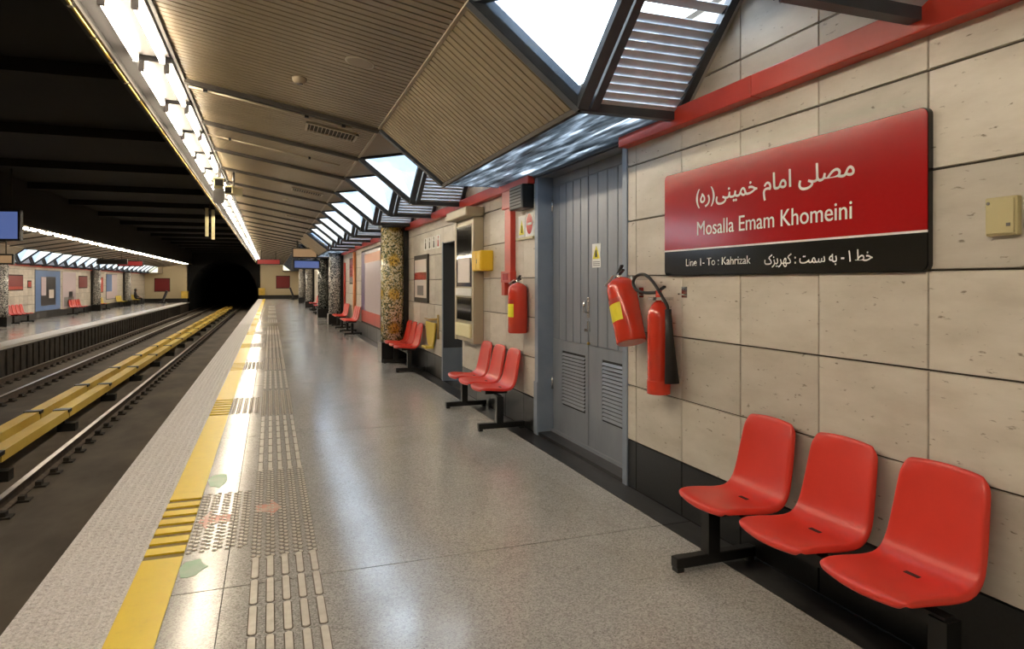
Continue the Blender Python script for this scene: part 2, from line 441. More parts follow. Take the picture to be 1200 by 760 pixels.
# ------------------------------------------------------------------ wall with stone tiles
DOOR = (4.35, 6.157, 0.0, 2.66); DWAY = (8.86, 9.96, 0.0, 2.1)
def sawtooth(y):  # height of the fold surface along the wall
    k = math.floor((y - RIB) / P); 
    return ZL
def tiled_wall(name, label, mirror, ystart, openings, limit, first):
    w = thing(name, (0, 0, 0), kind='structure', label=label, cat='wall')
    fix = (lambda b: b.mirror()) if mirror else (lambda b: b)
    # backing
    segs = []; y = ystart
    for (a, b, z0, z1) in openings:
        segs.append((y, a, 0, 3.2)); segs.append((a, b, z1, 3.2)); y = b
    segs.append((y, YE, 0, 3.2))
    bk = MB()
    for a, b, z0, z1 in segs: bk.box(XW + .014, XW + .3, a, b, z0, z1)
    fix(bk).build('backing', 'joint_dark', w)
    cuts = [(a, b) for a, b, _, _ in openings]
    nodes = []
    k = math.ceil((ystart - TY) / TW)
    ys = [ystart]
    while TY + k * TW < YE:
        ys.append(TY + k * TW); k += 1
    ys.append(YE)
    cell = []
    for a, b in zip(ys[:-1], ys[1:]):
        for r in range(-1, 7):
            z0 = 0.0 if r < 0 else SW + r * CH; z1 = SW + (r + 1) * CH
            cell.append((a, b, z0, z1, r))
    def clip(c):
        out = [c]
        for (oa, ob, oz0, oz1) in openings:
            nx = []
            for (a, b, z0, z1, r) in out:
                if b <= oa or a >= ob or z0 >= oz1: nx.append((a, b, z0, z1, r)); continue
                if a < oa - .02: nx.append((a, oa, z0, z1, r))
                if b > ob + .02: nx.append((ob, b, z0, z1, r))
                if z1 > oz1 + .02: nx.append((max(a, oa), min(b, ob), oz1, z1, r))
            out = nx
        return out
    rest = MB(); restb = MB(); cache = {}; cnt = 0
    for c in cell:
        for (a, b, z0, z1, r) in clip(c):
            gy, gz = .0018, .0034
            if r < 0: gz = .001
            individual = b > first and cnt < limit
            if individual:
                cnt += 1
                key = (round(b - a, 3), round(z1 - z0, 3), r < 0)
                if key not in cache:
                    hy, hz = (b - a) / 2 - gy, (z1 - z0) / 2 - gz; e = .003
                    q = MB()
                    q.add([(.014, -hy, -hz), (.014, hy, -hz), (.014, hy, hz), (.014, -hy, hz), (0, -hy + e, -hz + e), (0, hy - e, -hz + e), (0, hy - e, hz - e), (0, -hy + e, hz - e)],
                          [(4, 5, 6, 7), (0, 1, 5, 4), (1, 2, 6, 5), (2, 3, 7, 6), (3, 0, 4, 7)])
                    q.f = [tuple(reversed(t)) for t in q.f]
                    cache[key] = q.mesh('skirting_tile' if r < 0 else 'wall_tile', 'black_granite' if r < 0 else 'travertine')
                yc, zc = (a + b) / 2, (z0 + z1) / 2
                if mirror: inst('skirting_tile' if r < 0 else 'wall_tile', cache[key], w, (OX(XW), yc, zc - .25), (0, 0, PI))
                else: inst('skirting_tile' if r < 0 else 'wall_tile', cache[key], w, (XW - random.uniform(0, .0015), yc, zc))
            else:
                (restb if r < 0 else rest).box(XW, XW + .014, a + gy, b - gy, z0 + gz, z1 - gz)
    if rest.v: tag(fix(rest).build('far_wall_tiles', 'travertine', w), kind='stuff')
    if restb.v: tag(fix(restb).build('far_skirting_tiles', 'black_granite', w), kind='stuff')
    return w
tiled_wall('wall_right', 'cream travertine tiled platform wall', False, Y0, [DOOR, DWAY], 298, 0.4)
tiled_wall('wall_left', 'cream tiled wall of the opposite platform', True, 20.0, [], 298, 29.5)

# red band along both walls
def band(mirror, segs, nm):
    t = thing(nm, (0, 0, 0), kind='structure', label='red metal trunking band along the wall', cat='trim')
    for a, b in segs:
        q = MB().box(XW - .08, XW + .001, a, b, 2.49, 2.608)
        (q.mirror() if mirror else q).build('band_length', 'red_band', t, bevel=.006)
band(False, [(Y0, 1.25), (1.253, 2.9), (2.903, 4.34), (6.17, 9.0), (9.003, 15.0), (15.003, 25.0), (25.003, YE)], 'trim_1')
band(True, [(20, 40), (40.003, YE)], 'trim_2')

# ------------------------------------------------------------------ ceilings
def lamp_trough(mirror, y0, nm):
    t = thing(nm, (0, 0, 0), kind='structure', label='metal light trough over the platform edge', cat='trim')
    fx = (lambda b: b.mirror()) if mirror else (lambda b: b)
    fx(MB().box(-1.30, -.78, y0, YE, 3.5, 3.54)).build('trough_back', 'trough_grey', t)
    fx(MB().box(-.79, -.765, y0, YE, 3.43, 3.54)).build('trough_side', 'trough_grey', t)
    fx(MB().box(-1.31, -1.27, y0, YE, 3.42, 4.7 if mirror else 4.42)).build('fascia', 'black_ceiling', t)
    fx(MB().box(-1.325, -1.245, y0, YE, 3.395, 3.425)).build('lip', 'rib_dark', t)
    fx(MB().tube([(-1.275, y0, 3.385), (-1.275, YE, 3.385)], .012, 6)).build('cable', 'brass', t)
    cl = MB(); y = max(y0, 4.0)
    while y < YE:
        cl.box(-1.293, -1.258, y, y + .05, 3.37, 3.405); y += .62
    tag(fx(cl).build('cable_clips', 'chrome', t), kind='stuff')
    return t
lamp_trough(False, Y0, 'trim_3')
lamp_trough(True, 20.0, 'trim_4')

SLP = 0.085
def main_ceiling(mirror, y0, nm, label, indiv):
    t = thing(nm, (0, 0, 0), kind='structure', label=label, cat='ceiling')
    fx = (lambda b: b.mirror()) if mirror else (lambda b: b)
    xa, xb = -.77, XB
    fx(MB().slab([(xa, y0, czz(xa) + .02), (xb, y0, czz(xb) + .02), (xb, YE, czz(xb) + .02), (xa, YE, czz(xa) + .02)], (0, 0, .06))).build('ceiling_backing', 'slat_back', t)
    def slat(q, y):
        q.slab([(xa, y, czz(xa)), (xb, y, czz(xb)), (xb, y + .068, czz(xb)), (xa, y + .068, czz(xa))], (0, 0, .018))
    me = None; rest = MB(); y = y0 + .01
    while y < YE - .08:
        if indiv and 1.5 < y < 10.4:
            if me is None:
                q = MB(); slat(q, 0); me = q.mesh('ceiling_slat', 'slat_tan')
            inst('ceiling_slat', me, t, (0, y, 0))
        else: slat(rest, y)
        y += SLP
    tag(fx(rest).build('far_ceiling_slats', 'slat_tan', t), kind='stuff')
    # ribs between the bays
    k = 2 if not mirror else 10
    while RIB + k * P < YE - 1:
        yr = RIB + k * P
        fx(MB().bar((xa, yr, czz(xa) - .012), (xb, yr, czz(xb) - .012), .085, .05)).build('ceiling_rib', 'rib_dark', t)
        k += 1
    fx(MB().bar((xb, y0, ZB + .005), (xb, YE, ZB + .005), .028, .03)).build('bend_trim', 'trim_tan', t)
    return t
main_ceiling(False, Y0, 'ceiling', 'tan slatted metal ceiling over the platform', True)
main_ceiling(True, 20.0, 'ceiling_opposite', 'tan slatted ceiling over the opposite platform', False)
# dark ceiling above the tracks
tcg = thing('ceiling_track', (0, 0, 0), kind='structure', label='black painted ceiling above the tracks', cat='ceiling')
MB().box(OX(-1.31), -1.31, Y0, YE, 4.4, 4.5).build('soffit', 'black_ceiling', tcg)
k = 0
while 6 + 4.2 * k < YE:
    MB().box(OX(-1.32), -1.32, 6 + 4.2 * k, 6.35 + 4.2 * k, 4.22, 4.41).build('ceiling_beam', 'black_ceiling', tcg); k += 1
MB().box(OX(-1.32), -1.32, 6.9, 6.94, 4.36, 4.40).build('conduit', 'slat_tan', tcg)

# ------------------------------------------------------------------ skylight folds along the wall
fixm = lambda mirror: (lambda b: b.mirror()) if mirror else (lambda b: b)
DC = 0.62; ZC = 3.14; XC = 1.8
def lerp(a, b, t): return Vector(a).lerp(Vector(b), t)
wn = [0]
def skylight(yf, mirror, detail):
    fx = fixm(mirror); yn = yf - P; wn[0] += 1
    t = thing('window_%d' % wn[0], (0, 0, 0), kind='structure', label='triangular skylight with grey metal louvre in the ceiling fold', cat='skylight')
    pbn, pbf = Vector((XB, yn, ZB)), Vector((XB, yf, ZB))
    pln, plf = Vector((XL, yn, ZL)), Vector((XL, yf, ZL))
    wln, wlf = Vector((XW, yn, ZL)), Vector((XW, yf, ZL))
    cc, wc = Vector((XC, yf - DC, ZC)), Vector((XW, yf - DC, ZC))
    # panes
    n = (plf - pbf).cross(cc - pbf).normalized() * .006
    fx(MB().slab([pbf, plf, cc], n)).build('pane', 'glass', t)
    # folded tan panel from the near rib up to the pane
    fx(MB().slab([pbn, pln, cc], (0.012, 0, .02)).slab([pbn, cc, pbf], (0.0, 0, .02))).build('fold_panel', 'fold_tan', t)
    # dark panel dropping back to the near bar
    fx(MB().slab([cc, wc, wln, pln], (0, 0, .02))).build('back_panel', 'frame_grey', t)
    # frame bars
    fx(MB().bar(pbf, plf, .06, .07, (0, 1, 0))).build('frame_bar', 'frame_grey', t)
    fx(MB().bar(plf + Vector((.0, -.02, 0)), cc, .055, .07, (1, 0, 0))).build('frame_bar', 'frame_grey', t)
    fx(MB().bar(plf + Vector((.075, -.03, 0)), cc + Vector((.075, 0, 0)), .05, .05, (1, 0, 0))).build('frame_bar', 'frame_grey', t)
    fx(MB().bar(pbf, cc, .05, .05)).build('frame_bar', 'frame_grey', t)
    fx(MB().bar(plf, wlf, .06, .055)).build('frame_bar', 'frame_grey', t)
    fx(MB().bar(wlf - Vector((.05, 0, 0)), wc - Vector((.05, 0, 0)), .05, .05, (1, 0, 0))).build('frame_bar', 'frame_grey', t)
    fx(MB().bar(wlf - Vector((.012, .02, 0)), wc - Vector((.012, .02, 0)), .012, .03, (1, 0, 0))).build('edge_strip', 'frame_edge', t)
    # louvre slats
    ns = 15; lv = MB()
    for i in range(ns):
        if detail and i in (11, 13): continue
        f = (i + .75) / (ns + .3)
        a = lerp(plf, cc, f) + Vector((.1, 0, 0)); b = lerp(wlf, wc, f) - Vector((.075, 0, 0))
        q = MB().bar(a, b, .06, .006, (0, .47, .88))
        if detail: q2 = fx(q).build('louvre_slat', 'louvre_grey', t)
        else: lv.add(q.v, q.f)
    if not detail: fx(lv).build('louvre', 'louvre_grey', t)
def bulkhead(a, b, mirror, nm, label, detail):
    fx = fixm(mirror)
    t = thing(nm, (0, 0, 0), kind='structure', label=label, cat='ceiling')
    d = Vector((XL - XB, 0, ZL - ZB)); nrm = Vector((-d.z, 0, d.x)).normalized()
    if nrm.z < 0: nrm = -nrm
    up = nrm * .02
    fx(MB().slab([Vector((XB, a, ZB)) + up, Vector((XL, a, ZL)) + up, Vector((XL, b, ZL)) + up, Vector((XB, b, ZB)) + up], nrm * .04)).build('panel_backing', 'slat_back', t)
    me = None; y = a + .03; rest = MB()
    def sl(q, y):
        q.slab([(XB + .012, y, ZB - .012), (XL - .012, y, ZL + .012), (XL - .012, y + .068, ZL + .012), (XB + .012, y + .068, ZB - .012)], nrm * .018)
    while y < b - .09:
        if detail:
            if me is None:
                q = MB(); sl(q, 0); me = q.mesh('panel_slat', 'slat_tan')
            inst('panel_slat', me, t, (0, y, 0))
        else: sl(rest, y)
        y += SLP
    if not detail: tag(fx(rest).build('panel_slats', 'slat_tan', t), kind='stuff')
    for yy_ in (a, b):
        fx(MB().bar(Vector((XB, yy_, ZB)) + nrm * .03, Vector((XL, yy_, ZL)) + nrm * .03, .1, .075, (0, 1, 0))).build('end_bar', 'frame_grey', t)
    fx(MB().bar((XL, a, ZL - .01), (XL, b, ZL - .01), .03, .035)).build('edge_bar', 'rib_dark', t)
    # grimy frosted glass soffit between the panel and the wall
    n = 7; w = (XW - .03 - XL - .03) / n
    for i in range(n):
        x = XL + .03 + i * w
        fx(MB().slab([(x, a + .03, ZL + .012), (x + w * .985, a + .03, ZL), (x + w * .985, b - .03, ZL), (x, b - .03, ZL + .012)], (0, 0, .006))).build('soffit_pane', 'soffit_glass', t)
    fx(MB().box(XW - .03, XW + .0, a, b, ZL - .02, ZL + .03)).build('wall_edge', 'frame_grey', t)
R = lambda k: RIB + P * k
bulkhead(R(0), R(2), False, 'ceiling_fold', 'sloping tan slatted ceiling panel above the grey door', True)
bulkhead(R(11), R(14), False, 'ceiling_fold.001', 'distant sloping tan ceiling panel beyond the skylights', False)
for k in [-5, -4, -3, -2, -1, 0] + list(range(3, 12)) + list(range(15, 36)):
    skylight(R(k), False, k in (0, 3, 4))
MB().box(XB, XW + .1, R(35), YE, 2.56, 2.6).build('end_closure', 'fold_tan', bpy.data.objects['ceiling'])
MB().box(XB - .02, XB + .01, R(35), YE, 2.56, 3.2).build('end_closure', 'fold_tan', bpy.data.objects['ceiling'])
bulkhead(R(9) + .6, R(16), True, 'ceiling_fold.002', 'sloping tan ceiling panel over the opposite platform', False)
for k in range(17, 36): skylight(R(k), True, False)
MB().box(XB, XW + .1, R(35), YE, 2.56, 2.6).mirror().build('end_closure', 'fold_tan', bpy.data.objects['ceiling_opposite'])
MB().box(XB - .02, XB + .01, R(35), YE, 2.56, 3.2).mirror().build('end_closure', 'fold_tan', bpy.data.objects['ceiling_opposite'])

# ------------------------------------------------------------------ tracks
tb = thing('floor_track', (0, 0, 0), kind='structure', label='brown dusty concrete track bed between the platforms', cat='track bed')
MB().box(OX(XE) - .05, XE + .05, Y0, YE + 45.1, -1.4, -1.12).build('bed', 'track_concrete', tb)
MB().box(-2.62, XE, Y0, YE, -1.12, -1.07).build('side_slab', 'track_concrete', tb)
MB().box(-5.1, -4.15, Y0, YE, -1.12, -1.05).build('middle_slab', 'track_concrete', tb)
def rail(x, label):
    t = thing('running_rail', (x, 0, -1.12), label, 'rail', 'running rails')
    q = MB()
    prof = [(-.065, 0), (.065, 0), (.065, .012), (.012, .03), (.012, .115), (.036, .13), (.036, .15), (-.036, .15), (-.036, .13), (-.012, .115), (-.012, .03), (-.065, .012)]
    q.slab([(x + a, Y0, -1.105 + b) for a, b in prof], (0, 110 - Y0, 0)).build('rail_body', 'rail_rust', t)
    MB().box(x - .034, x + .034, Y0, 110, -.9555, -.948).build('rail_head', 'rail_steel', t)
    c = MB(); y = 2.0
    while y < 60:
        c.box(x - .19, x + .19, y, y + .16, -1.12, -1.098)
        for s in (-1, 1):
            c.box(x + s * .1 - .035, x + s * .1 + .035, y + .03, y + .13, -1.098, -1.05)
        y += .62
    tag(c.build('rail_fasteners', 'track_dark', t), kind='stuff')
rail(-2.9, 'polished steel rail nearest the yellow platform line')
rail(-1.46, 'steel rail hidden close under the platform edge')
rail(-5.48, 'polished steel rail beyond the yellow third rails')
rail(-6.5, 'dark steel rail under the opposite platform edge')
def third(x0, x1, label):
    t = thing('third_rail', ((x0 + x1) / 2, 0, -1.12), label, 'third rail', 'yellow covered third rails')
    y = 1.0
    while y < 66:
        MB().box(x0, x1, y + .03, y + 3.17, -.775, -.75).box(x0, x0 + .02, y + .03, y + 3.17, -.89, -.775).box(x1 - .02, x1, y + .03, y + 3.17, -.89, -.775).build('cover', 'third_yellow', t)
        xm = (x0 + x1) / 2
        MB().box(xm - .06, xm + .22, y - .1, y + .1, -1.12, -.98).box(xm - .05, xm + .05, y - .07, y + .07, -.98, -.9).box(x0 - .02, x1 + .02, y - .09, y + .09, -.79, -.735).build('bracket', 'black_metal', t)
        y += 3.2
    MB().box((x0 + x1) / 2 - .05, (x0 + x1) / 2 + .05, 1, 66, -.93, -.83).build('conductor', 'rail_rust', t)
third(-3.57, -3.36, 'yellow covered third rail nearer to the platform')
third(-4.0, -3.79, 'yellow covered third rail farther from the platform')
# opposite platform
of = thing('floor_opposite', (0, 0, -.25), kind='structure', label='opposite platform floor', cat='floor')
MB().box(XE + .06, XW + .5, 10.0, YE, -1.0, -0.02).mirror().build('platform_body', 'track_dark', of)
MB().box(XE, -.653, 10, YE, -.07, 0).mirror().build('edge_slab', 'edge_granite', of)
MB().box(-.652, -.452, 10, YE, -.03, 0).mirror().build('inner_edge_slab', 'edge_granite', of)
for k in range(14):
    MB().box(-.45, XW, 10 + 4 * k, 13.996 + 4 * k, -.02, 0).mirror().build('floor_slab', 'terrazzo', of)
fin = MB()
y = 10
while y < 60:
    MB().box(XE + .02, XE + .065, y, y + .18, -.87, -.12).mirror().build('fascia_fin', 'track_dark', of); y += .55

# ------------------------------------------------------------------ end walls and tunnel
ew = thing('wall_end', (0, YE, 0), kind='structure', label='cream end wall of the platform', cat='wall')
MB().box(XE + .1, XW + .3, YE, YE + .3, -.02, 3.7).build('face', 'end_cream', ew)
MB().box(XE + .1, XW + .1, YE - .02, YE, 0, .34).build('skirting', 'black_granite', ew)
eo = thing('wall_end_opposite', (-9, YE, -.25), kind='structure', label='cream end wall of the opposite platform', cat='wall')
MB().box(XE + .1, XW + .3, YE, YE + .3, -.02, 3.7).mirror().build('face', 'end_cream', eo)
MB().box(XE + .1, XW + .1, YE - .02, YE, 0, .34).mirror().build('skirting', 'black_granite', eo)
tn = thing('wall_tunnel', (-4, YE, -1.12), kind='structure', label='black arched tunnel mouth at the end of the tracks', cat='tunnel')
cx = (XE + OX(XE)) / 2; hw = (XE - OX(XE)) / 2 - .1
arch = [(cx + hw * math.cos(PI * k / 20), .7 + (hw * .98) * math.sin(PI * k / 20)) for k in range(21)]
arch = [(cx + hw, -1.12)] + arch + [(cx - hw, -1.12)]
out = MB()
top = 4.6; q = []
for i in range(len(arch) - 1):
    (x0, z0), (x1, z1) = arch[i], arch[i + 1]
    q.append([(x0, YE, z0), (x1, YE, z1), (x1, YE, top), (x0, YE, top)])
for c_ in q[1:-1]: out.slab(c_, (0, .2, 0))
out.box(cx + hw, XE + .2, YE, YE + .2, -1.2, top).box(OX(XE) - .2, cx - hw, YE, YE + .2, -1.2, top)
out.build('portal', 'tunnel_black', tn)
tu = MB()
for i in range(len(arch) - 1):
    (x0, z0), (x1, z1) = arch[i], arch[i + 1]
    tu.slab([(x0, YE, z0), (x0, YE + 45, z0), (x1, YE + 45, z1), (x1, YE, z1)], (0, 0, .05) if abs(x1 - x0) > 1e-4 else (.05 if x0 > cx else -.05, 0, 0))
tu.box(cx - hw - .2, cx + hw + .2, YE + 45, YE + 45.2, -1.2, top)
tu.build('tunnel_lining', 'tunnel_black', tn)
# wall closing the station behind the viewer
wb = MB().box(OX(XW) - .4, XW + .4, Y0 - .2, Y0, -1.4, 4.6).build('wall_back', 'end_cream'); tag(wb, 'wall closing the station behind the viewer', 'wall', kind='structure')
wl = MB().box(OX(XW) - .4, OX(XW) - .1, Y0, 20.0, -1.4, 4.6).build('wall_far_left', 'end_cream'); tag(wl, 'plain wall continuing the opposite platform', 'wall', kind='structure')
cl_ = MB().box(OX(XW) - .4, OX(-1.32), Y0, 20.0, 3.5, 4.5).build('ceiling_far_left', 'slat_tan'); tag(cl_, 'ceiling continuing over the opposite platform', 'ceiling', kind='structure')
ofl = MB().box(OX(XW) - .4, OX(XE), Y0, 10.0, -1.2, -.25).build('floor_far_left', 'terrazzo'); tag(ofl, 'near part of the opposite platform floor', 'floor', kind='structure')
MB().box(XB, XW + .1, Y0, R(-6) + .02, 2.56, 2.6).build('end_closure', 'fold_tan', bpy.data.objects['ceiling'])
MB().box(XB - .02, XB + .01, Y0, R(-6) + .02, 2.56, 3.2).build('end_closure', 'fold_tan', bpy.data.objects['ceiling'])

# ------------------------------------------------------------------ fluorescent fixtures
def lamp_fixture():
    t = thing('fluorescent_fixture', (0, 0, 0), 'x', 'light fixture', 'fluorescent fixtures over the platform edge')
    MB().box(-.15, .15, -.66, .66, .055, .105).build('body', 'trough_grey', t)
    for sx in (-.1, .1):
        MB().tube([(sx, -.6, 0), (sx, .6, 0)], .02, 8).build('tube', 'tube_light', t)
        for sy in (-1, 1):
            MB().box(sx - .022, sx + .022, min(sy * .6, sy * .63), max(sy * .6, sy * .63), -.028, .06).build('socket', 'grey_box', t)
    return t
proto = lamp_fixture(); first = True
ordn = ['nearest twin-tube fluorescent fixture of the row, at the top of the view', 'second-nearest twin-tube fluorescent fixture of the row', 'third-nearest twin-tube fluorescent fixture of the row',
        'fourth-nearest twin-tube fluorescent fixture of the row', 'fifth-nearest twin-tube fluorescent fixture of the row']
for k in range(-8, 40):
    y = 5.76 + 1.49 * k
    o = proto if first else copy_tree(proto)
    first = False
    o.location = (-.97, y, 3.39)
    o['label'] = 'twin-tube fluorescent fixture over the platform edge behind the viewer' if k < 0 else (ordn[k] if k < 5 else 'far twin-tube fluorescent fixture merging into the row over the near platform edge')
for k in range(26):
    o = copy_tree(proto); o.location = (OX(-.97), 24.5 + 1.58 * k, 3.14)
    o['label'] = 'twin-tube fluorescent fixture in the row over the opposite platform edge'; o['group'] = 'fluorescent fixtures over the opposite platform'

# ------------------------------------------------------------------ grey double door
XD = XW + .15
dr = thing('door_1', (XW, 5.25, 0), kind='structure', label='grey slatted metal double door with louvred vents', cat='door')
MB().box(XD + .05, XD + .09, 4.35, 6.157, 0, 2.7).build('recess_back', 'door_groove', dr)
MB().box(XW - .012, XD + .05, 6.075, 6.157, 0, 2.66).build('jamb', 'jamb_blue', dr)
MB().box(XW - .02, XW, 6.03 + .05, 6.165, 0, .52).build('jamb_shoe', 'jamb_blue', dr)
MB().box(XW - .012, XD + .05, 4.335, 4.40, 0, 2.66).build('jamb', 'jamb_blue', dr)
MB().box(XW + .02, XD + .05, 4.40, 6.075, 2.54, 2.66).build('lintel', 'door_grey', dr)
MB().box(XW - .005, XW + .03, 4.35, 6.157, 2.56, 2.62).build('lintel_edge', 'frame_grey', dr)
MB().box(XW - .005, XD + .05, 4.40, 6.075, 0.0, 0.03).build('threshold', 'border_granite', dr)
MB().box(XD - .02, XD + .03, 4.40, 6.075, 0.03, 0.06).build('threshold_bar', 'door_grey', dr)
def leaf(y0, y1, vy0, vy1):
    lf = MB().box(XD + .006, XD + .04, y0, y1, .06, 2.535).build('door_leaf', 'door_grey', dr)
    n = 5; w = (y1 - y0) / n
    for i in range(n):
        a, b = y0 + i * w + .006, y0 + (i + 1) * w - .006
        MB().box(XD - .004, XD + .007, a, b, .95, 2.44).build('plank', 'door_grey', lf, bevel=.003)
    MB().box(XD - .002, XD + .007, y0 + .004, y1 - .004, 2.45, 2.535).build('top_rail', 'door_grey', lf)
    MB().box(XD - .002, XD + .007, y0 + .004, vy0 - .01, .06, .945).build('stile', 'door_grey', lf)
    MB().box(XD - .002, XD + .007, vy1 + .01, y1 - .004, .06, .945).build('stile', 'door_grey', lf)
    MB().box(XD - .002, XD + .007, vy0 - .01, vy1 + .01, .06, .33).build('bottom_rail', 'door_grey', lf)
    MB().box(XD - .002, XD + .007, vy0 - .01, vy1 + .01, .85, .945).build('middle_rail', 'door_grey', lf)
    MB().box(XD + .004, XD + .008, vy0 - .01, vy1 + .01, .33, .85).build('vent_back', 'vent_dark', lf)
    ns = 15
    for i in range(ns):
        z = .345 + (.49 / ns) * (i + .5)
        MB().slab([(XD - .012, vy0, z - .012), (XD - .012, vy1, z - .012), (XD + .006, vy1, z + .009), (XD + .006, vy0, z + .009)], (0, 0, .004)).build('vent_slat', 'door_grey', lf)
    return lf
lfa = leaf(5.285, 6.07, 5.36, 5.84)
lfb = leaf(4.405, 5.28, 4.58, 5.02)
MB().box(XD - .014, XD - .002, 5.255, 5.295, 1.19, 1.37).build('lock_plate', 'chrome', lfb, bevel=.003)
MB().tube([(XD - .01, 5.275, 1.34), (XD - .05, 5.275, 1.335), (XD - .05, 5.275, 1.24), (XD - .01, 5.275, 1.235)], .009, 8).build('handle', 'chrome', lfb)
MB().box(XD - .03, XD - .002, 5.24, 5.31, 1.07, 1.095).build('bolt', 'chrome', lfb)
MB().box(XD - .02, XD - .002, 5.25, 5.275, 1.09, 1.16).build('hasp', 'chrome', lfb)
MB().lathe([(.004, .0), (.014, .006), (.014, .02), (.004, .026)], (XD - .018, 5.255, .955), 8).build('padlock', 'brass', lfb)
for z in (.45, 2.2):
    MB().tube([(XD - .01, 6.066, z), (XD - .01, 6.066, z + .12)], .014, 8).build('hinge', 'chrome', lfa)
# warning notice on the door
wn_ = thing('warning_notice', (XD - .005, 5.12, 1.63), 'small yellow triangle warning notice on the grey door', 'sign')
MB().box(XD - .009, XD - .004, 5.045, 5.2, 1.63, 1.835).build('plate', 'paper_white', wn_)
MB().slab([(XD - .0095, 5.19, 1.705), (XD - .0095, 5.055, 1.705), (XD - .0095, 5.1225, 1.82)], (-.001, 0, 0)).build('triangle', 'label_yellow', wn_)
MB().slab([(XD - .011, 5.14, 1.72), (XD - .011, 5.105, 1.72), (XD - .011, 5.115, 1.78), (XD - .011, 5.13, 1.78)], (-.0006, 0, 0)).build('symbol', 'sign_black', wn_)
for z in (1.645, 1.66, 1.675): MB().box(XD - .0096, XD - .009, 5.06, 5.185, z, z + .006).build('text_line', 'grey_box', wn_)

# dark doorway beyond the kiosk
d2 = thing('door_2', (XW, 9.4, 0), kind='structure', label='dark open doorway with blue-grey jambs', cat='door')
MB().box(XW + .001, XW + .42, 9.955, 10.0, 0, 2.1).build('jamb', 'dark_door', d2)
MB().box(XW + .001, XW + .42, 8.80, 8.865, 0, 2.1).build('jamb', 'dark_door', d2)
MB().box(XW + .001, XW + .42, 8.86, 9.96, 2.1, 2.13).build('head', 'dark_door', d2)
MB().box(XW + .38, XW + .42, 8.86, 9.96, 0, 2.1).build('door_leaf', 'dark_door', d2)
MB().box(XW - .012, XW + .0, 9.93, 9.99, 0, 2.12).build('architrave', 'jamb_blue', d2)
MB().box(XW - .014, XW + .38, 9.925, 9.957, 0, .5).build('kick_plate', 'jamb_blue', d2)

# ------------------------------------------------------------------ lettering
def text_mb(body, off=0.0):
    cu = bpy.data.curves.new('lettering_source', 'FONT'); cu.body = body; cu.size = 1.0
    o = bpy.data.objects.new('lettering_source', cu); COL.objects.link(o)
    dg = bpy.context.evaluated_depsgraph_get()
    c = o.evaluated_get(dg).to_curve(dg)
    polys = []
    for sp in c.splines:
        pts = [tuple(p.co[:2]) for p in sp.bezier_points] if sp.type == 'BEZIER' else [tuple(p.co[:2]) for p in sp.points]
        ar = sum(pts[i][0] * pts[(i + 1) % len(pts)][1] - pts[(i + 1) % len(pts)][0] * pts[i][1] for i in range(len(pts))) / 2
        bz = [(p.co.copy(), p.handle_left.copy(), p.handle_right.copy()) for p in sp.bezier_points]
        polys.append((ar, pts, bz))
    def inside(pt, poly):
        x, y = pt; r = False; j = len(poly) - 1
        for i in range(len(poly)):
            if (poly[i][1] > y) != (poly[j][1] > y) and x < (poly[j][0] - poly[i][0]) * (y - poly[i][1]) / (poly[j][1] - poly[i][1]) + poly[i][0]: r = not r
            j = i
        return r
    holes = [p for p in polys if any(o_ is not p and o_[0] * p[0] < 0 and abs(o_[0]) > abs(p[0]) and sum(inside(t_, o_[1]) for t_ in p[1]) >= .6 * len(p[1]) for o_ in polys)]
    outer = [p for p in polys if not any(p is h_ for h_ in holes)]
    mb = MB()
    for op in outer:
        grp = [op] + [h for h in holes if h[0] * op[0] < 0 and sum(inside(t_, op[1]) for t_ in h[1]) >= .6 * len(h[1])]
        nc = bpy.data.curves.new('lettering_part', 'CURVE'); nc.dimensions = '2D'; nc.fill_mode = 'FRONT'; nc.offset = off; nc.resolution_u = 4
        for ar, pts, bz in grp:
            s = nc.splines.new('BEZIER'); s.bezier_points.add(len(bz) - 1); s.use_cyclic_u = True
            for bp, (co, hl, hr) in zip(s.bezier_points, bz):
                bp.handle_left_type = bp.handle_right_type = 'FREE'
                bp.co = co; bp.handle_left = hl; bp.handle_right = hr
        t = bpy.data.objects.new('lettering_part', nc); COL.objects.link(t)
        dg = bpy.context.evaluated_depsgraph_get()
        me = t.evaluated_get(dg).to_mesh()
        mb.add([v.co.copy() for v in me.vertices], [tuple(p.vertices) for p in me.polygons])
        t.evaluated_get(dg).to_mesh_clear()
        bpy.data.objects.remove(t); bpy.data.curves.remove(nc)
    o.evaluated_get(dg).to_curve_clear()
    bpy.data.objects.remove(o); bpy.data.curves.remove(cu)
    return mb
def wall_text(name, body, yl, yr, z0, z1, x, mt, parent, off=0.0, shifts=((0, 0),)):
    src = text_mb(body, off); mb = MB()
    for k_, dx_ in enumerate(shifts):
        mb.add([v + Vector((dx_[0], dx_[1], k_)) for v in src.v], src.f)
    xs = [v.x for v in mb.v]; ys = [v.y for v in mb.v]
    ax, bx, ay, by = min(xs), max(xs), min(ys), max(ys)
    mb.v = [Vector((x - .0006 * v.z, yl + (v.x - ax) / (bx - ax) * (yr - yl), z0 + (v.y - ay) / (by - ay) * (z1 - z0))) for v in mb.v]
    return mb.build(name, mt, parent)
def vis(*words):
    return ''.join(w if isinstance(w, str) else ''.join(chr(c) for c in reversed(w)) for w in reversed(words))
FA1 = vis([0xFEE3, 0xFEBC, 0xFEE0, 0xFBFD], ' ', [0xFE8D, 0xFEE3, 0xFE8E, 0xFEE1], ' ', [0xFEA7, 0xFEE4, 0xFBFF, 0xFEE8, 0xFBFD], ')', [0xFEAD, 0xFEE9], '(')
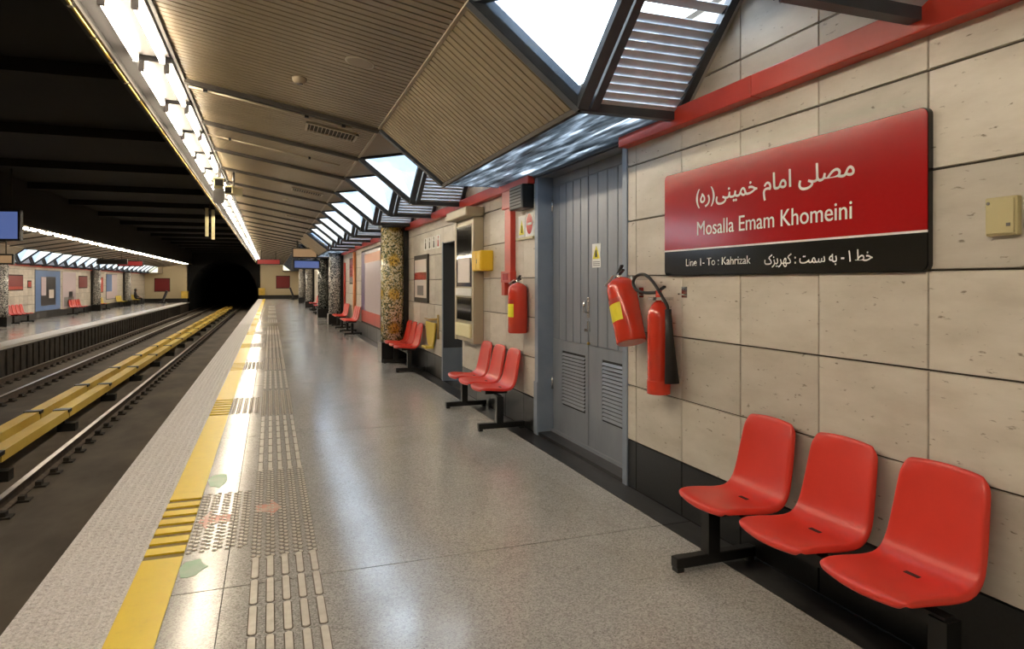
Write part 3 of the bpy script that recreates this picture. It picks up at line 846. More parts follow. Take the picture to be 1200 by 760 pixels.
FA2 = vis([0xFEA7, 0xFEC2], ' ', [0x6F1], ' - ', [0xFE91, 0xFEEA], ' ', [0xFEB3, 0xFEE4, 0xFE96], ' : ', [0xFB90, 0xFEEC, 0xFEAE, 0xFBFE, 0xFEB0, 0xFB8E])

# ------------------------------------------------------------------ station name sign
def rrect(y0, y1, z0, z1, r, n=5, corners=(1, 1, 1, 1)):
    out = []
    for (cy, cz, a0, on) in ((y1 - r, z1 - r, 0, corners[0]), (y0 + r, z1 - r, 90, corners[1]), (y0 + r, z0 + r, 180, corners[2]), (y1 - r, z0 + r, 270, corners[3])):
        if on:
            for k in range(n + 1):
                a = math.radians(a0 + 90 * k / n); out.append((cy + r * math.cos(a), cz + r * math.sin(a)))
        else:
            a = math.radians(a0 + 45); out.append((cy + r * (1 if math.cos(a) > 0 else -1), cz + r * (1 if math.sin(a) > 0 else -1)))
    return out
XS = XW - .03
sg = thing('station_sign', (XW, 2.9, 1.55), 'large red and black station name sign with white lettering above the front bench', 'sign')
MB().slab([(XS + .004, y, z) for y, z in rrect(1.924, 3.806, 1.546, 2.203, .03)], (.026, 0, 0)).build('panel', 'sign_black', sg)
MB().slab([(XS, y, z) for y, z in rrect(1.927, 3.803, 1.711, 2.2, .03, corners=(1, 1, 0, 0))], (.004, 0, 0)).build('red_face', 'red_sign', sg)
MB().slab([(XS, y, z) for y, z in rrect(1.927, 3.803, 1.549, 1.701, .03, corners=(0, 0, 1, 1))], (.004, 0, 0)).build('black_face', 'sign_black', sg)
MB().box(XS, XS + .004, 1.927, 3.803, 1.701, 1.711).build('white_line', 'sign_white', sg)
FAT = ((-.015, 0), (.015, 0), (0, .012), (0, -.012), (0, 0)); FA_ = ((-.011, 0), (.011, 0), (0, .01), (0, -.01))
LA = ((-.014, 0), (0, 0), (.014, 0)); LB = ((-.01, 0), (.01, 0))
tag(wall_text('persian_name', FA1, 3.455, 2.275, 1.932, 2.072, XS - .001, 'sign_white', sg, 0, FAT), 'white Persian lettering')
tag(wall_text('latin_name', 'Mosalla Emam Khomeini', 3.446, 2.289, 1.787, 1.872, XS - .001, 'sign_white', sg, 0, LA), 'white lettering reading Mosalla Emam Khomeini')
tag(wall_text('latin_direction', 'Line 1- To : Kahrizak', 3.562, 2.961, 1.603, 1.648, XS - .001, 'sign_white', sg, 0, LB), 'white lettering reading Line 1- To : Kahrizak')
tag(wall_text('persian_direction', FA2, 2.854, 2.18, 1.578, 1.648, XS - .001, 'sign_white', sg, 0, FA_), 'white Persian direction lettering')

# small cream junction box
jb = thing('junction_box', (XW, 1.67, 1.67), 'small cream switch box on the wall right of the red sign', 'switch box')
MB().box(XW - .03, XW, 1.588, 1.7, 1.668, 1.808).build('body', 'cream_plastic', jb, bevel=.006)
MB().box(XW - .036, XW - .029, 1.595, 1.693, 1.675, 1.801).build('cover', 'cream_plastic', jb, bevel=.003)
MB().box(XW - .038, XW - .035, 1.606, 1.62, 1.7, 1.712).build('mark', 'grey_box', jb)
MB().tube([(XW - .035, 1.683, 1.786), (XW - .039, 1.683, 1.786)], .006, 8).build('screw', 'grey_box', jb)

# ------------------------------------------------------------------ fire extinguishers
def powder_ext(label, loc, r, hgt, tilt, handed=1):
    t = thing('fire_extinguisher', loc, label, 'fire extinguisher', 'fire extinguishers on the wall')
    mx = Matrix.Translation(Vector(loc)) @ Matrix.Rotation(tilt, 4, 'X')
    def B(q, n, mt, p=t): return q.xf(mx).build(n, mt, p)
    b = B(MB().lathe([(r * .93, 0), (r, .012), (r, hgt - .07), (r * .93, hgt - .03), (r * .6, hgt), (.03, hgt + .012)], (0, 0, 0), 24), 'cylinder', 'ext_red')
    lab = MB(); n = 10; a0 = PI * .72; a1 = PI * 1.25
    for i in range(n):
        for z0, z1 in ((hgt * .33, hgt * .6),):
            p0, p1 = a0 + (a1 - a0) * i / n, a0 + (a1 - a0) * (i + 1) / n
            lab.add([((r + .0015) * math.cos(p), (r + .0015) * math.sin(p), z) for p, z in ((p0, z0), (p1, z0), (p1, z1), (p0, z1))], [(0, 1, 2, 3)], True)
    B(lab, 'label', 'label_yellow', b)
    lab = MB()
    for i in range(n):
        p0, p1 = a0 + (a1 - a0) * i / n, a0 + (a1 - a0) * (i + 1) / n
        z0, z1 = hgt * .61, hgt * .68
        lab.add([((r + .0015) * math.cos(p), (r + .0015) * math.sin(p), z) for p, z in ((p0, z0), (p1, z0), (p1, z1), (p0, z1))], [(0, 1, 2, 3)], True)
    B(lab, 'label_header', 'red_band', b)
    B(MB().tube([(0, 0, hgt), (0, 0, hgt + .05)], .02, 10), 'valve', 'chrome')
    B(MB().bar((0, .02, hgt + .045), (0, -.07, hgt + .085), .022, .012), 'lever', 'black_metal')
    B(MB().bar((0, .02, hgt + .035), (0, -.075, hgt + .05), .022, .012), 'carry_handle', 'black_metal')
    B(MB().tube([(0, .02, hgt + .03), (-.02, r * .8, hgt + .02), (-.02, r * 1.12, hgt - .06), (-.01, r * 1.1, hgt * .5), (-.01, r * 1.06, hgt * .3)], [.01, .01, .01, .01, .013], 8), 'hose', 'black_rubber')
    B(MB().bar((-.03, .03, hgt + .045), (-.05, .13, hgt + .005), .016, .003), 'tag', 'paper_white')
    MB().box(loc[0], XW, loc[1] - .012, loc[1] + .012, loc[2] + hgt * .93, loc[2] + hgt * .93 + .03).build('wall_hook', 'chrome', t)
    return t
powder_ext('red powder extinguisher with yellow label hanging tilted over the door edge', (2.365, 4.075, 1.08), .105, .47, math.radians(-21))
powder_ext('red powder extinguisher hanging upright below the red call point', (2.385, 6.4, .985), .1, .5, 0)
ce = thing('fire_extinguisher', (2.39, 3.77, .775), 'slim red gas extinguisher with black horn and hose loop', 'fire extinguisher', 'fire extinguishers on the wall')
q = MB().lathe([(.07, 0), (.074, .006), (.074, .5), (.066, .545), (.045, .58), (.028, .6)], (2.39, 3.77, .775), 22).build('cylinder', 'ext_red', ce)
MB().lathe([(.0755, 0), (.0765, .004), (.0765, .085), (.0755, .088)], (2.39, 3.77, .775), 22).build('base_ring', 'ext_red', q)
MB().lathe([(.0752, .3), (.0752, .44)], (2.39, 3.77, .775), 22)
MB().box(2.36, 2.40, 3.835, 3.8465, 1.05, 1.2).build('label', 'label_cream', q)
MB().tube([(2.39, 3.77, 1.37), (2.39, 3.77, 1.45)], .02, 10).build('valve', 'ext_red', ce)
MB().bar((2.39, 3.79, 1.44), (2.39, 3.70, 1.475), .02, .012).build('lever', 'black_metal', ce)
hp = [(2.39, 3.80, 1.435), (2.37, 3.90, 1.432), (2.36, 4.0, 1.45), (2.36, 4.045, 1.5), (2.36, 4.0, 1.545), (2.36, 3.90, 1.555), (2.36, 3.80, 1.51), (2.37, 3.72, 1.43), (2.385, 3.67, 1.36), (2.39, 3.66, 1.32)]
def smooth(pts, n=5):
    pts = [Vector(p) for p in pts]; out = []
    for i in range(len(pts) - 1):
        a, b, c, d = pts[max(i - 1, 0)], pts[i], pts[i + 1], pts[min(i + 2, len(pts) - 1)]
        for k in range(n):
            t = k / n
            out.append(.5 * ((2 * b) + (c - a) * t + (2 * a - 5 * b + 4 * c - d) * t * t + (3 * b - a - 3 * c + d) * t ** 3))
    out.append(pts[-1]); return out
MB().tube(smooth(hp), .0105, 8).build('hose', 'black_rubber', ce)
MB().tube([(2.39, 3.66, 1.33), (2.392, 3.65, 1.16), (2.395, 3.625, .86)], [.02, .026, .045], 14).build('horn', 'black_rubber', ce)
MB().box(2.33, XW, 3.745, 3.795, 1.385, 1.405).build('wall_hook', 'chrome', ce)
for yy_, zz_ in ((4.144, 1.43), (3.62, 1.44)):
    o = thing('wall_hook', (XW, yy_, zz_), 'empty steel wall hook %s the gas extinguisher' % ('left of' if yy_ > 4 else 'right of'), 'hook')
    MB().box(XW - .004, XW, yy_ - .03, yy_ + .03, zz_ - .035, zz_ + .035).build('plate', 'chrome', o)
    MB().bar((XW, yy_, zz_ - .02), (XW - .045, yy_, zz_ - .012), .02, .008).build('arm', 'chrome', o)

# ------------------------------------------------------------------ wall fittings beyond the door
rt = thing('red_trunking', (XW, 6.83, 1.6), 'vertical red trunking dropping from the band to the call point', 'trunking')
MB().box(XW - .06, XW, 6.74, 6.93, 1.62, 2.44).build('duct', 'red_band', rt, bevel=.006)
MB().box(XW - .08, XW, 6.70, 6.97, 2.3, 2.489).build('collar', 'red_band', rt, bevel=.006)
cp = thing('call_point', (XW, 6.9, 1.45), 'dark red fire call point box below the red trunking', 'call point')
MB().box(XW - .07, XW, 6.72, 7.03, 1.5, 1.625).build('box', 'red_band', cp, bevel=.006)
MB().box(XW - .074, XW - .069, 6.79, 6.96, 1.53, 1.6).build('window', 'red_sign', cp)
MB().box(XW - .06, XW, 6.93, 7.03, 1.36, 1.5).build('lower_box', 'red_band', cp)
sp_ = thing('wall_speaker', (XW, 6.4, 2.25), 'dark grey loudspeaker box high on the wall beside the door', 'loudspeaker')
MB().box(2.36, XW, 6.2, 6.58, 2.25, 2.49).build('case', 'black_metal', sp_, bevel=.008)
MB().box(2.352, 2.361, 6.22, 6.56, 2.265, 2.475).build('grille', 'grey_box', sp_)
for i in range(6): MB().box(2.348, 2.3525, 6.235, 6.545, 2.285 + i * .032, 2.295 + i * .032).build('grille_bar', 'rib_dark', sp_)
MB().tube([(2.42, 6.35, 2.49), (2.45, 6.36, 2.53), (2.48, 6.37, 2.5)], .012, 6).build('bracket', 'chrome', sp_)
ws = thing('warning_plate', (XW, 6.55, 1.97), 'yellow triangle warning plate beside the red trunking', 'sign')
MB().box(XW - .008, XW, 6.44, 6.63, 1.97, 2.2).build('plate', 'paper_white', ws)
MB().slab([(XW - .0085, 6.61, 2.0), (XW - .0085, 6.46, 2.0), (XW - .0085, 6.535, 2.16)], (-.001, 0, 0)).build('triangle', 'label_yellow', ws)
MB().slab([(XW - .01, 6.55, 2.02), (XW - .01, 6.52, 2.02), (XW - .01, 6.527, 2.1), (XW - .01, 6.543, 2.1)], (-.0006, 0, 0)).build('symbol', 'sign_black', ws)
ne = thing('no_entry_plate', (XW, 6.3, 1.97), 'red round no entry plate beside the yellow warning plate', 'sign')
MB().box(XW - .008, XW, 6.2, 6.42, 1.97, 2.23).build('plate', 'paper_white', ne)
MB().slab([(XW - .0085, 6.31 + .085 * math.cos(a), 2.1 + .105 * math.sin(a)) for a in [2 * PI * k / 20 for k in range(20)]], (-.001, 0, 0)).build('disc', 'red_sign', ne)
MB().box(XW - .0105, XW - .0095, 6.25, 6.37, 2.088, 2.112).build('bar', 'paper_white', ne)
sh = MB().box(XW - .03, XW, 6.18, 6.66, 1.945, 1.968).build('sign_ledge', 'cream_plastic'); tag(sh, 'thin cream ledge under the two warning plates', 'ledge')

ki = thing('wall_kiosk', (XW, 8.3, .74), 'tall beige wall kiosk with dark glass screens and hood', 'kiosk')
KX = 2.354
MB().box(KX + .012, XW, 7.88, 8.77, .74, 2.32).build('case', 'kiosk_beige', ki, bevel=.01)
MB().box(KX - .11, XW, 7.84, 8.82, 2.32, 2.44).build('hood', 'kiosk_beige', ki, bevel=.02)
MB().box(KX, KX + .014, 7.88, 7.96, .74, 2.32).build('frame_side', 'kiosk_beige', ki)
MB().box(KX, KX + .014, 8.69, 8.77, .74, 2.32).build('frame_side', 'kiosk_beige', ki)
MB().box(KX + .004, KX + .013, 7.96, 8.69, 1.45, 2.24).build('glass_panel', 'kiosk_glass', ki)
MB().box(KX - .004, KX + .005, 8.05, 8.6, 1.5, 1.82).build('notice', 'poster_pale', ki)
MB().box(KX - .01, KX + .013, 7.96, 8.69, 1.33, 1.43).build('white_shelf', 'paper_white', ki)
MB().box(KX - .002, KX + .013, 8.0, 8.65, 1.02, 1.31).build('lower_screen', 'kiosk_glass', ki)
MB().box(KX - .025, KX + .013, 7.98, 8.67, .8, .98).build('tray', 'label_cream', ki, bevel=.02)
ph = thing('phone_box', (2.3, 7.65, 1.66), 'bright yellow box on the wall beside the kiosk', 'phone box')
MB().box(2.33, XW, 7.5, 7.86, 1.64, 1.885).build('case', 'phone_yellow', ph, bevel=.012)
MB().box(2.322, 2.331, 7.52, 7.66, 1.66, 1.865).build('door', 'phone_yellow', ph, bevel=.004)
MB().box(2.322, 2.331, 7.68, 7.84, 1.66, 1.865).build('door', 'phone_yellow', ph, bevel=.004)
MB().box(2.318, 2.323, 7.64, 7.655, 1.73, 1.78).build('latch', 'grey_box', ph)
pf = thing('framed_poster', (XW, 11.4, 1.16), 'dark framed narrow poster between column and doorway', 'poster')
MB().box(XW - .03, XW, 10.9, 12.0, 1.16, 1.98).build('frame', 'rib_dark', pf)
MB().box(XW - .033, XW - .029, 10.98, 11.92, 1.24, 1.9).build('print', 'poster_pale', pf)
MB().box(XW - .0345, XW - .0325, 10.98, 11.92, 1.55, 1.68).build('red_stripe', 'red_sign', pf)
MB().box(XW - .0345, XW - .0325, 11.2, 11.7, 1.28, 1.45).build('grey_picture', 'grey_box', pf)
for i in range(4):
    y = 11.15 - i * .3
    o = thing('pictogram_plate', (XW, y, 2.05), ['leftmost', 'second', 'third', 'rightmost'][i] + ' white pictogram plate above the dark doorway', 'sign', 'pictogram plates')
    MB().box(XW - .006, XW, y - .12, y + .12, 2.05, 2.25).build('plate', 'paper_white', o)
    MB().lathe([(.03, 0), (.03, .001)], (0, 0, 0), 10).xf(Matrix.Translation((XW - .007, y, 2.215)) @ Matrix.Rotation(PI / 2, 4, 'Y')).build('figure_head', 'sign_black' if i < 3 else 'red_sign', o)
    MB().slab([(XW - .0065, y + .03, 2.18), (XW - .0065, y - .03, 2.18), (XW - .0065, y - .045, 2.07), (XW - .0065, y + .045, 2.07)], (-.001, 0, 0)).build('figure_body', 'sign_black' if i < 3 else 'red_sign', o)

# folded yellow wall seat with brass rail
ys_ = thing('folding_seat', (XW, 10.6, .45), 'pale yellow folded seat on the wall with brass rail', 'seat')
MB().slab([(XW - .05, 10.98, .86), (XW - .05, 10.28, .86), (XW - .05, 10.38, .6), (XW - .05, 10.48, .47), (XW - .05, 10.78, .47), (XW - .05, 10.88, .6)], (.03, 0, 0)).build('panel', 'seat_yellow', ys_, bevel=.01)
MB().box(XW - .16, XW - .02, 10.48, 10.78, .44, .48).build('lip', 'seat_yellow', ys_, bevel=.01)
MB().tube([(XW - .04, 11.04, .9), (XW - .05, 10.7, .9), (XW - .05, 10.15, .93)], .014, 8).build('rail', 'brass', ys_)
MB().tube([(XW - .03, 10.15, 1.0), (XW - .03, 10.15, .62)], .016, 8).build('upright', 'brass', ys_)

# ------------------------------------------------------------------ benches
def seat_shell():
    # local: +x to the wall, y across; lip at x = 0
    prof = [(.014, -.036), (.003, -.028), (.0, -.016), (.006, -.002), (.02, .004), (.04, .006), (.08, .004), (.15, -.004), (.23, -.014), (.30, -.018), (.345, -.008), (.375, .02), (.395, .06), (.41, .12), (.425, .2), (.44, .28), (.449, .33), (.454, .355), (.458, .375), (.464, .386), (.472, .388), (.480, .38)]
    pts = [Vector((a, 0, b)) for a, b in prof]
    ln = [0]
    for i in range(1, len(pts)): ln.append(ln[-1] + (pts[i] - pts[i - 1]).length)
    T = ln[-1]
    us = [-1, -.985, -.95, -.88, -.7, -.45, -.2, 0, .2, .45, .7, .88, .95, .985, 1]
    vs = []
    for i, p in enumerate(pts):
        t = ln[i]
        base = .205 - .03 * max(0, (t - .42) / (T - .42)) if t > .42 else .205 - .008 * max(0, 1 - t / .2)
        for s, r in ((t, .1), (T - t, .09)):
            if s < r: base = base - r * .62 + r * .62 * math.sqrt(max(0, 1 - ((r - s) / r) ** 2))
        d = (pts[min(i + 1, len(pts) - 1)] - pts[max(i - 1, 0)]).normalized()
        nrm = Vector((-d.z, 0, d.x))
        if 0 < i < len(pts) - 1 and False: pass
        for u in us:
            e = abs(u)
            o = .016 * max(0, min(1, t / .15)) * e ** 3 * (1 if .1 < t < T - .06 else .4)
            mid = min(1, t / .1, (T - t) / .08)
            if e > .96: o -= (.018 if e < .99 else .03) * mid
            bow = Vector((.035 * e ** 2.2 * max(0, 1 - t / .12), 0, 0)) + Vector((0, 0, -.02 * e ** 2.5 * max(0, 1 - (T - t) / .1)))
            vs.append(p + Vector((0, u * base, 0)) + nrm * o + bow)
    n = len(us)
    fs = [(i * n + k, i * n + k + 1, (i + 1) * n + k + 1, (i + 1) * n + k) for i in range(len(pts) - 1) for k in range(n - 1)]
    q = MB(); q.add(vs, [tuple(reversed(f)) for f in fs], True)
    return q
SHELL = {c: seat_shell().mesh('seat', c) for c in ('seat_red', 'seat_yellow')}
SLOT = MB().box(.285, .305, -.03, .03, -.0185, -.0135).mesh('drain_slot', 'black_rubber')
BR = MB().box(.12, .36, -.05, .05, -.075, -.03).mesh('seat_bracket', 'black_metal')
def bench(loc, rz, label, seats='rrr', group='rows of seats along the near platform'):
    t = thing('bench', (0, 0, 0), label, 'bench', group)
    n = len(seats); pit = .473; half = (n - 1) / 2 * pit
    for i, s in enumerate(seats):
        y = (i - (n - 1) / 2) * pit
        o = inst('seat', SHELL['seat_red' if s == 'r' else 'seat_yellow'], t, (0, y, .42))
        m_ = o.modifiers.new('thickness', 'SOLIDIFY'); m_.thickness = .006; m_.offset = -1
        b_ = o.modifiers.new('smooth', 'SUBSURF'); b_.levels = 1; b_.render_levels = 1
        inst('drain_slot', SLOT, o, (0, 0, 0))
        inst('seat_bracket', BR, t, (0, y, .42))
    MB().box(.2, .25, -half - .2, half + .2, .30, .35).build('beam', 'black_metal', t)
    for s in (-1, 1):
        y = s * (half + .18)
        MB().box(.19, .26, y - .035, y + .035, .07, .34).build('post', 'black_metal', t)
        MB().box(.0, .50, y - .03, y + .03, .02, .075).build('foot_bar', 'black_metal', t, bevel=.006)
        MB().box(.005, .045, y - .025, y + .025, 0, .022).build('foot_pad', 'black_rubber', t)
        MB().box(.45, .49, y - .025, y + .025, 0, .022).build('foot_pad', 'black_rubber', t)
    t.location = loc; t.rotation_euler = (0, 0, rz)
    return t
bench((1.97, 2.31, 0), 0, 'front row of three red plastic seats below the red name sign')
bench((1.97, 7.09, 0), 0, 'row of three red seats between the grey door and the kiosk')
bench((1.97, 11.78, 0), 0, 'row of three red seats beside the gold mosaic column')
bench((1.97, 20.1, 0), 0, 'row of red seats in front of the large pale advertisement', 'rrr')
bench((1.97, 23.0, 0), 0, 'row of red seats just before the grey mosaic column')
bench((1.97, 33.5, 0), 0, 'distant row of red seats past the dark mosaic column')
bench((1.97, 37.5, 0), 0, 'farthest row of red seats on the near platform')
OG = 'rows of seats on the opposite platform'
for y, s, l in ((34.2, 'rrrr', 'row of red seats under the red sign of the opposite platform'), (43.4, 'rrrrr', 'row of red seats beside the white advertisement across the tracks'), (49.4, 'yyr', 'yellow and red seats behind the opposite mosaic column'),
                (54.9, 'yyyy', 'row of yellow seats on the opposite platform'), (60.3, 'yyy', 'row of yellow seats with a seated person, opposite platform')):
    bench((OX(1.97), y, -.25), PI, l, s, OG)

# ------------------------------------------------------------------ columns
def column(x, y, z0, mt, label, dark=1):
    t = thing('mosaic_column', (x, y, z0), label, 'column', 'mosaic clad columns')
    MB().box(x - .24, x + .24, y - .24, y + .24, z0, z0 + .38).build('plinth', 'black_granite', t)
    MB().lathe([(.215, .38), (.215, 2.56)], (x, y, z0), 28).build('shaft', mt, t)
    s = 1 if x > 0 else -1
    MB().box(min(x + s * .2, x + s * .29), max(x + s * .2, x + s * .29), y - .12, y + .12, z0 + .38, z0 + 2.56).build('back_strip', 'black_granite', t)
    MB().box(x - .23, x + .23, y - .23, y + .23, z0 + 2.54, z0 + 2.6).build('cap', 'frame_grey', t)
column(2.19, 12.75, 0, 'mosaic_gold', 'round column with gold and green mosaic stars')
column(2.19, 24.9, 0, 'mosaic_grey', 'round column with grey and white mosaic')
column(2.14, 29.9, 0, 'mosaic_dark', 'dark column with black mosaic')
column(2.19, 42.0, 0, 'mosaic_grey', 'distant pale column on the near platform')
column(2.19, 52.0, 0, 'mosaic_grey', 'farthest pale column on the near platform')
column(OX(2.19), 32.0, -.25, 'mosaic_grey', 'white and black mosaic column at the left picture edge')
column(OX(2.19), 47.5, -.25, 'mosaic_grey', 'grey mosaic column in the middle of the opposite platform')
column(OX(2.19), 57.0, -.25, 'mosaic_grey', 'far mosaic column of the opposite platform')

# ------------------------------------------------------------------ advertisements and signs
def panel(name, label, cat, mirror, y0, y1, z0, z1, fm, prints, depth=.014, frame=.05):
    fx = fixm(mirror)
    t = thing(name, (OX(XW) if mirror else XW, (y0 + y1) / 2, z0 - (.25 if mirror else 0)), label, cat)
    fx(MB().box(XW - depth, XW, y0, y1, z0, z1)).build('frame', fm, t)
    for i, (n_, a, b, c_, d_, mt) in enumerate(prints):
        Y = lambda f: y0 + frame + (y1 - y0 - 2 * frame) * f
        Z = lambda f: z0 + frame + (z1 - z0 - 2 * frame) * f
        e = .003 + .0015 * i
        fx(MB().box(XW - depth - e, XW - depth - e + .003, Y(a), Y(b), Z(c_), Z(d_))).build(n_, mt, t)
    return t
panel('advertisement', 'large pale advertisement with purple edge and red base behind the gold column', 'advertisement', False, 16.0, 19.6, .36, 2.4, 'rib_dark',
      [('print', 0, 1, 0, 1, 'ad_pink'), ('purple_side', .8, 1, 0, 1, 'ad_purple'), ('red_base', 0, 1, 0, .16, 'red_band'), ('orange_top', 0, .8, .84, .96, 'ad_orange')])
panel('wall_sign', 'dark red notice board beyond the pale advertisement', 'sign', False, 21.3, 22.7, 1.45, 2.3, 'rib_dark', [('print', 0, 1, 0, 1, 'red_sign'), ('lower_strip', 0, 1, 0, .25, 'grey_box')])
op_ = MB().tube([(XW - .05, 20.98, .36), (XW - .05, 20.98, 2.45)], .05, 10).build('red_pipe', 'ad_orange'); tag(op_, 'orange red vertical pipe beside the pale advertisement', 'pipe')
rd = MB().box(XW - .05, XW, 24.0, 24.25, .4, 2.2).build('hydrant_cabinet', 'red_band', bevel=.01); tag(rd, 'narrow dark red cabinet behind the grey column', 'cabinet')
panel('name_sign', 'red name sign at the left end of the opposite wall', 'sign', True, 33.3, 35.4, 1.4, 2.1, 'rib_dark', [('print', 0, 1, 0, 1, 'red_dull'), ('base_strip', 0, 1, 0, .22, 'red_band')])
panel('wall_sign', 'small dark notice beside the opposite name sign', 'sign', True, 36.0, 36.5, 1.5, 1.85, 'rib_dark', [('print', 0, 1, 0, 1, 'red_band')])
panel('advertisement', 'tall blue advertisement with dark figures on the opposite platform', 'advertisement', True, 37.0, 41.0, .34, 2.38, 'frame_grey',
      [('print', 0, 1, 0, 1, 'ad_blue'), ('dark_shape', .2, .8, .12, .85, 'ad_dark'), ('pale_shape', .22, .4, .38, .84, 'ad_pink'), ('pale_patch', .52, .72, .3, .52, 'poster_pale')])
panel('advertisement', 'pale lilac advertisement showing a dark picture, opposite platform', 'advertisement', True, 41.35, 44.0, .34, 2.38, 'kiosk_beige',
      [('print', 0, 1, 0, 1, 'ad_pink'), ('grey_picture', .1, .85, .04, .3, 'grey_box'), ('dark_picture', .45, .75, .3, .45, 'ad_dark')])
panel('wall_sign', 'red square sign over the red seats across the tracks', 'sign', True, 44.6, 46.5, 1.42, 2.15, 'rib_dark', [('print', 0, 1, 0, 1, 'red_dull')])
panel('wall_sign', 'narrow dark notice right of the opposite grey column', 'sign', True, 49.5, 50.5, 1.1, 2.1, 'rib_dark', [('print', 0, 1, 0, 1, 'red_band')])
panel('advertisement', 'blue grey advertisement far along the opposite wall', 'advertisement', True, 51.4, 54.8, .6, 2.35, 'frame_grey', [('print', 0, 1, 0, 1, 'ad_pink'), ('blue_area', 0, .5, .3, 1, 'ad_blue')])
for (x, z, l) in ((1.1, 0.0, 'red name sign on the end wall of the near platform'), (OX(1.1), -.25, 'red name sign on the end wall of the opposite platform')):
    o = thing('name_sign', (x, YE - .03, z + 1.2), l, 'sign', 'end wall signs')
    MB().box(x - .62, x + .62, YE - .05, YE - .0, z + .95, z + 2.15).build('panel', 'rib_dark', o)
    MB().box(x - .58, x + .58, YE - .056, YE - .05, z + 1.0, z + 2.1).build('face', 'red_dull', o)
for (x, z, l) in ((-.75, 0.0, 'yellow cabinet at the end of the near platform by the tunnel'), (OX(-.75), -.25, 'yellow cabinet at the end of the opposite platform by the tunnel')):
    o = thing('cabinet', (x, YE - .5, z), l, 'cabinet', 'end cabinets')
    MB().box(x - .2, x + .2, YE - .6, YE - .2, z, z + .35).build('stand', 'black_metal', o)
    MB().box(x - .28, x + .28, YE - .65, YE - .15, z + .35, z + 1.0).build('case', 'third_yellow', o, bevel=.02)
    MB().box(x - .24, x + .24, YE - .662, YE - .648, z + .4, z + .95).build('door', 'third_yellow', o)
for (x, z, l) in ((2.0, 0.0, 'dark slanted barrier at the far end of the near platform'), (OX(.75), -.25, 'dark slanted barrier at the far end of the opposite platform')):
    o = thing('barrier', (x, YE - 2.5, z), l, 'barrier', 'end barriers')
    s = -1 if x > 0 else 1
    MB().bar((x, YE - 2.5, z + .1), (x + s * .35, YE - 2.5, z + 1.05), .16, .5, (0, 1, 0)).build('board', 'ad_dark', o)
    MB().box(x - .3, x + .3, YE - 2.8, YE - 2.2, z, z + .1).build('base', 'black_metal', o)

# ------------------------------------------------------------------ ceiling fittings
sd = thing('smoke_detector', (.235, 6.0, czz(.235)), 'small round smoke detector on the tan ceiling', 'smoke detector')
MB().lathe([(.035, -.055), (.055, -.035), (.062, -.02), (.062, 0)], (.235, 6.0, czz(.235)), 18).build('body', 'fold_tan', sd)
MB().lathe([(.02, -.062), (.03, -.055)], (.235, 6.0, czz(.235)), 12).build('sensor', 'grey_box', sd)
cs = thing('ceiling_speaker', (.646, 5.2, czz(.646)), 'round tan loudspeaker grille set in the ceiling', 'loudspeaker')
mx = Matrix.Translation((.646, 5.2, czz(.646))) @ Matrix.Rotation(math.atan(.1828), 4, 'Y')
MB().lathe([(.105, -.006), (.115, -.003), (.115, .004)], (0, 0, 0), 28).xf(mx).build('rim', 'trim_tan', cs)
MB().lathe([(.098, -.0075), (.098, -.005)], (0, 0, 0), 28).xf(mx).build('grille', 'fold_tan', cs)
def vent(x0, x1, y0, y1, label):
    xm, ym = (x0 + x1) / 2, (y0 + y1) / 2
    t = thing('ceiling_vent', (xm, ym, czz(xm)), label, 'vent', 'ceiling vents')
    mx = Matrix.Translation((xm, ym, czz(xm))) @ Matrix.Rotation(math.atan(.1828), 4, 'Y')
    a, b = (x1 - x0) / 2, (y1 - y0) / 2
    MB().box(-a, a, -b, b, -.006, .004).xf(mx).build('backing', 'slat_back', t)
    q = MB().box(-a, a, -b, -b + .025, -.02, 0).box(-a, a, b - .025, b, -.02, 0).box(-a, -a + .025, -b, b, -.02, 0).box(a - .025, a, -b, b, -.02, 0)
    q.xf(mx).build('frame', 'trim_tan', t)
    n = 12
    for i in range(n):
        x = -a + .03 + (2 * a - .06) * (i + .5) / n
        MB().bar((x, -b + .02, -.012), (x, b - .02, -.012), .006, .02).xf(mx).build('blade', 'trim_tan', t)
vent(.36, .92, 7.5, 7.86, 'nearest rectangular grille in the tan ceiling')
vent(.36, .92, 12.7, 13.1, 'second rectangular grille in the tan ceiling')
vent(.36, .92, 17.8, 18.2, 'third rectangular grille in the tan ceiling')
sd2 = thing('smoke_detector', (.3, 14.6, czz(.3)), 'farther small smoke detector on the tan ceiling', 'smoke detector')
MB().lathe([(.035, -.055), (.055, -.035), (.062, -.02), (.062, 0)], (.3, 14.6, czz(.3)), 14).build('body', 'kiosk_beige', sd2)
MB().lathe([(.02, -.062), (.03, -.055)], (.3, 14.6, czz(.3)), 10).build('sensor', 'grey_box', sd2)
cd = thing('ceiling_conduit', (0, 7.2, 3.3), 'thin pale conduit beside the first ceiling rib', 'conduit')
MB().tube([(-.75, 7.17, czz(-.75) - .03), (.8, 7.17, czz(.8) - .03)], .012, 8).build('pipe', 'trim_tan', cd)
for x in (-.6, .35, .72): MB().box(x - .02, x + .02, 7.15, 7.19, czz(x) - .045, czz(x)).build('clamp', 'black_metal', cd)
cd2 = thing('ceiling_conduit', (0, 9.47, 3.3), 'bright thin conduit under the ceiling between two ribs', 'conduit')
MB().tube([(-.77, 9.47, czz(-.77) - .02), (.9, 9.47, czz(.9) - .02)], .01, 8).build('pipe', 'trim_tan', cd2)
for x in (-.5, .5): MB().box(x - .015, x + .015, 9.455, 9.485, czz(x) - .034, czz(x)).build('clamp', 'black_metal', cd2)

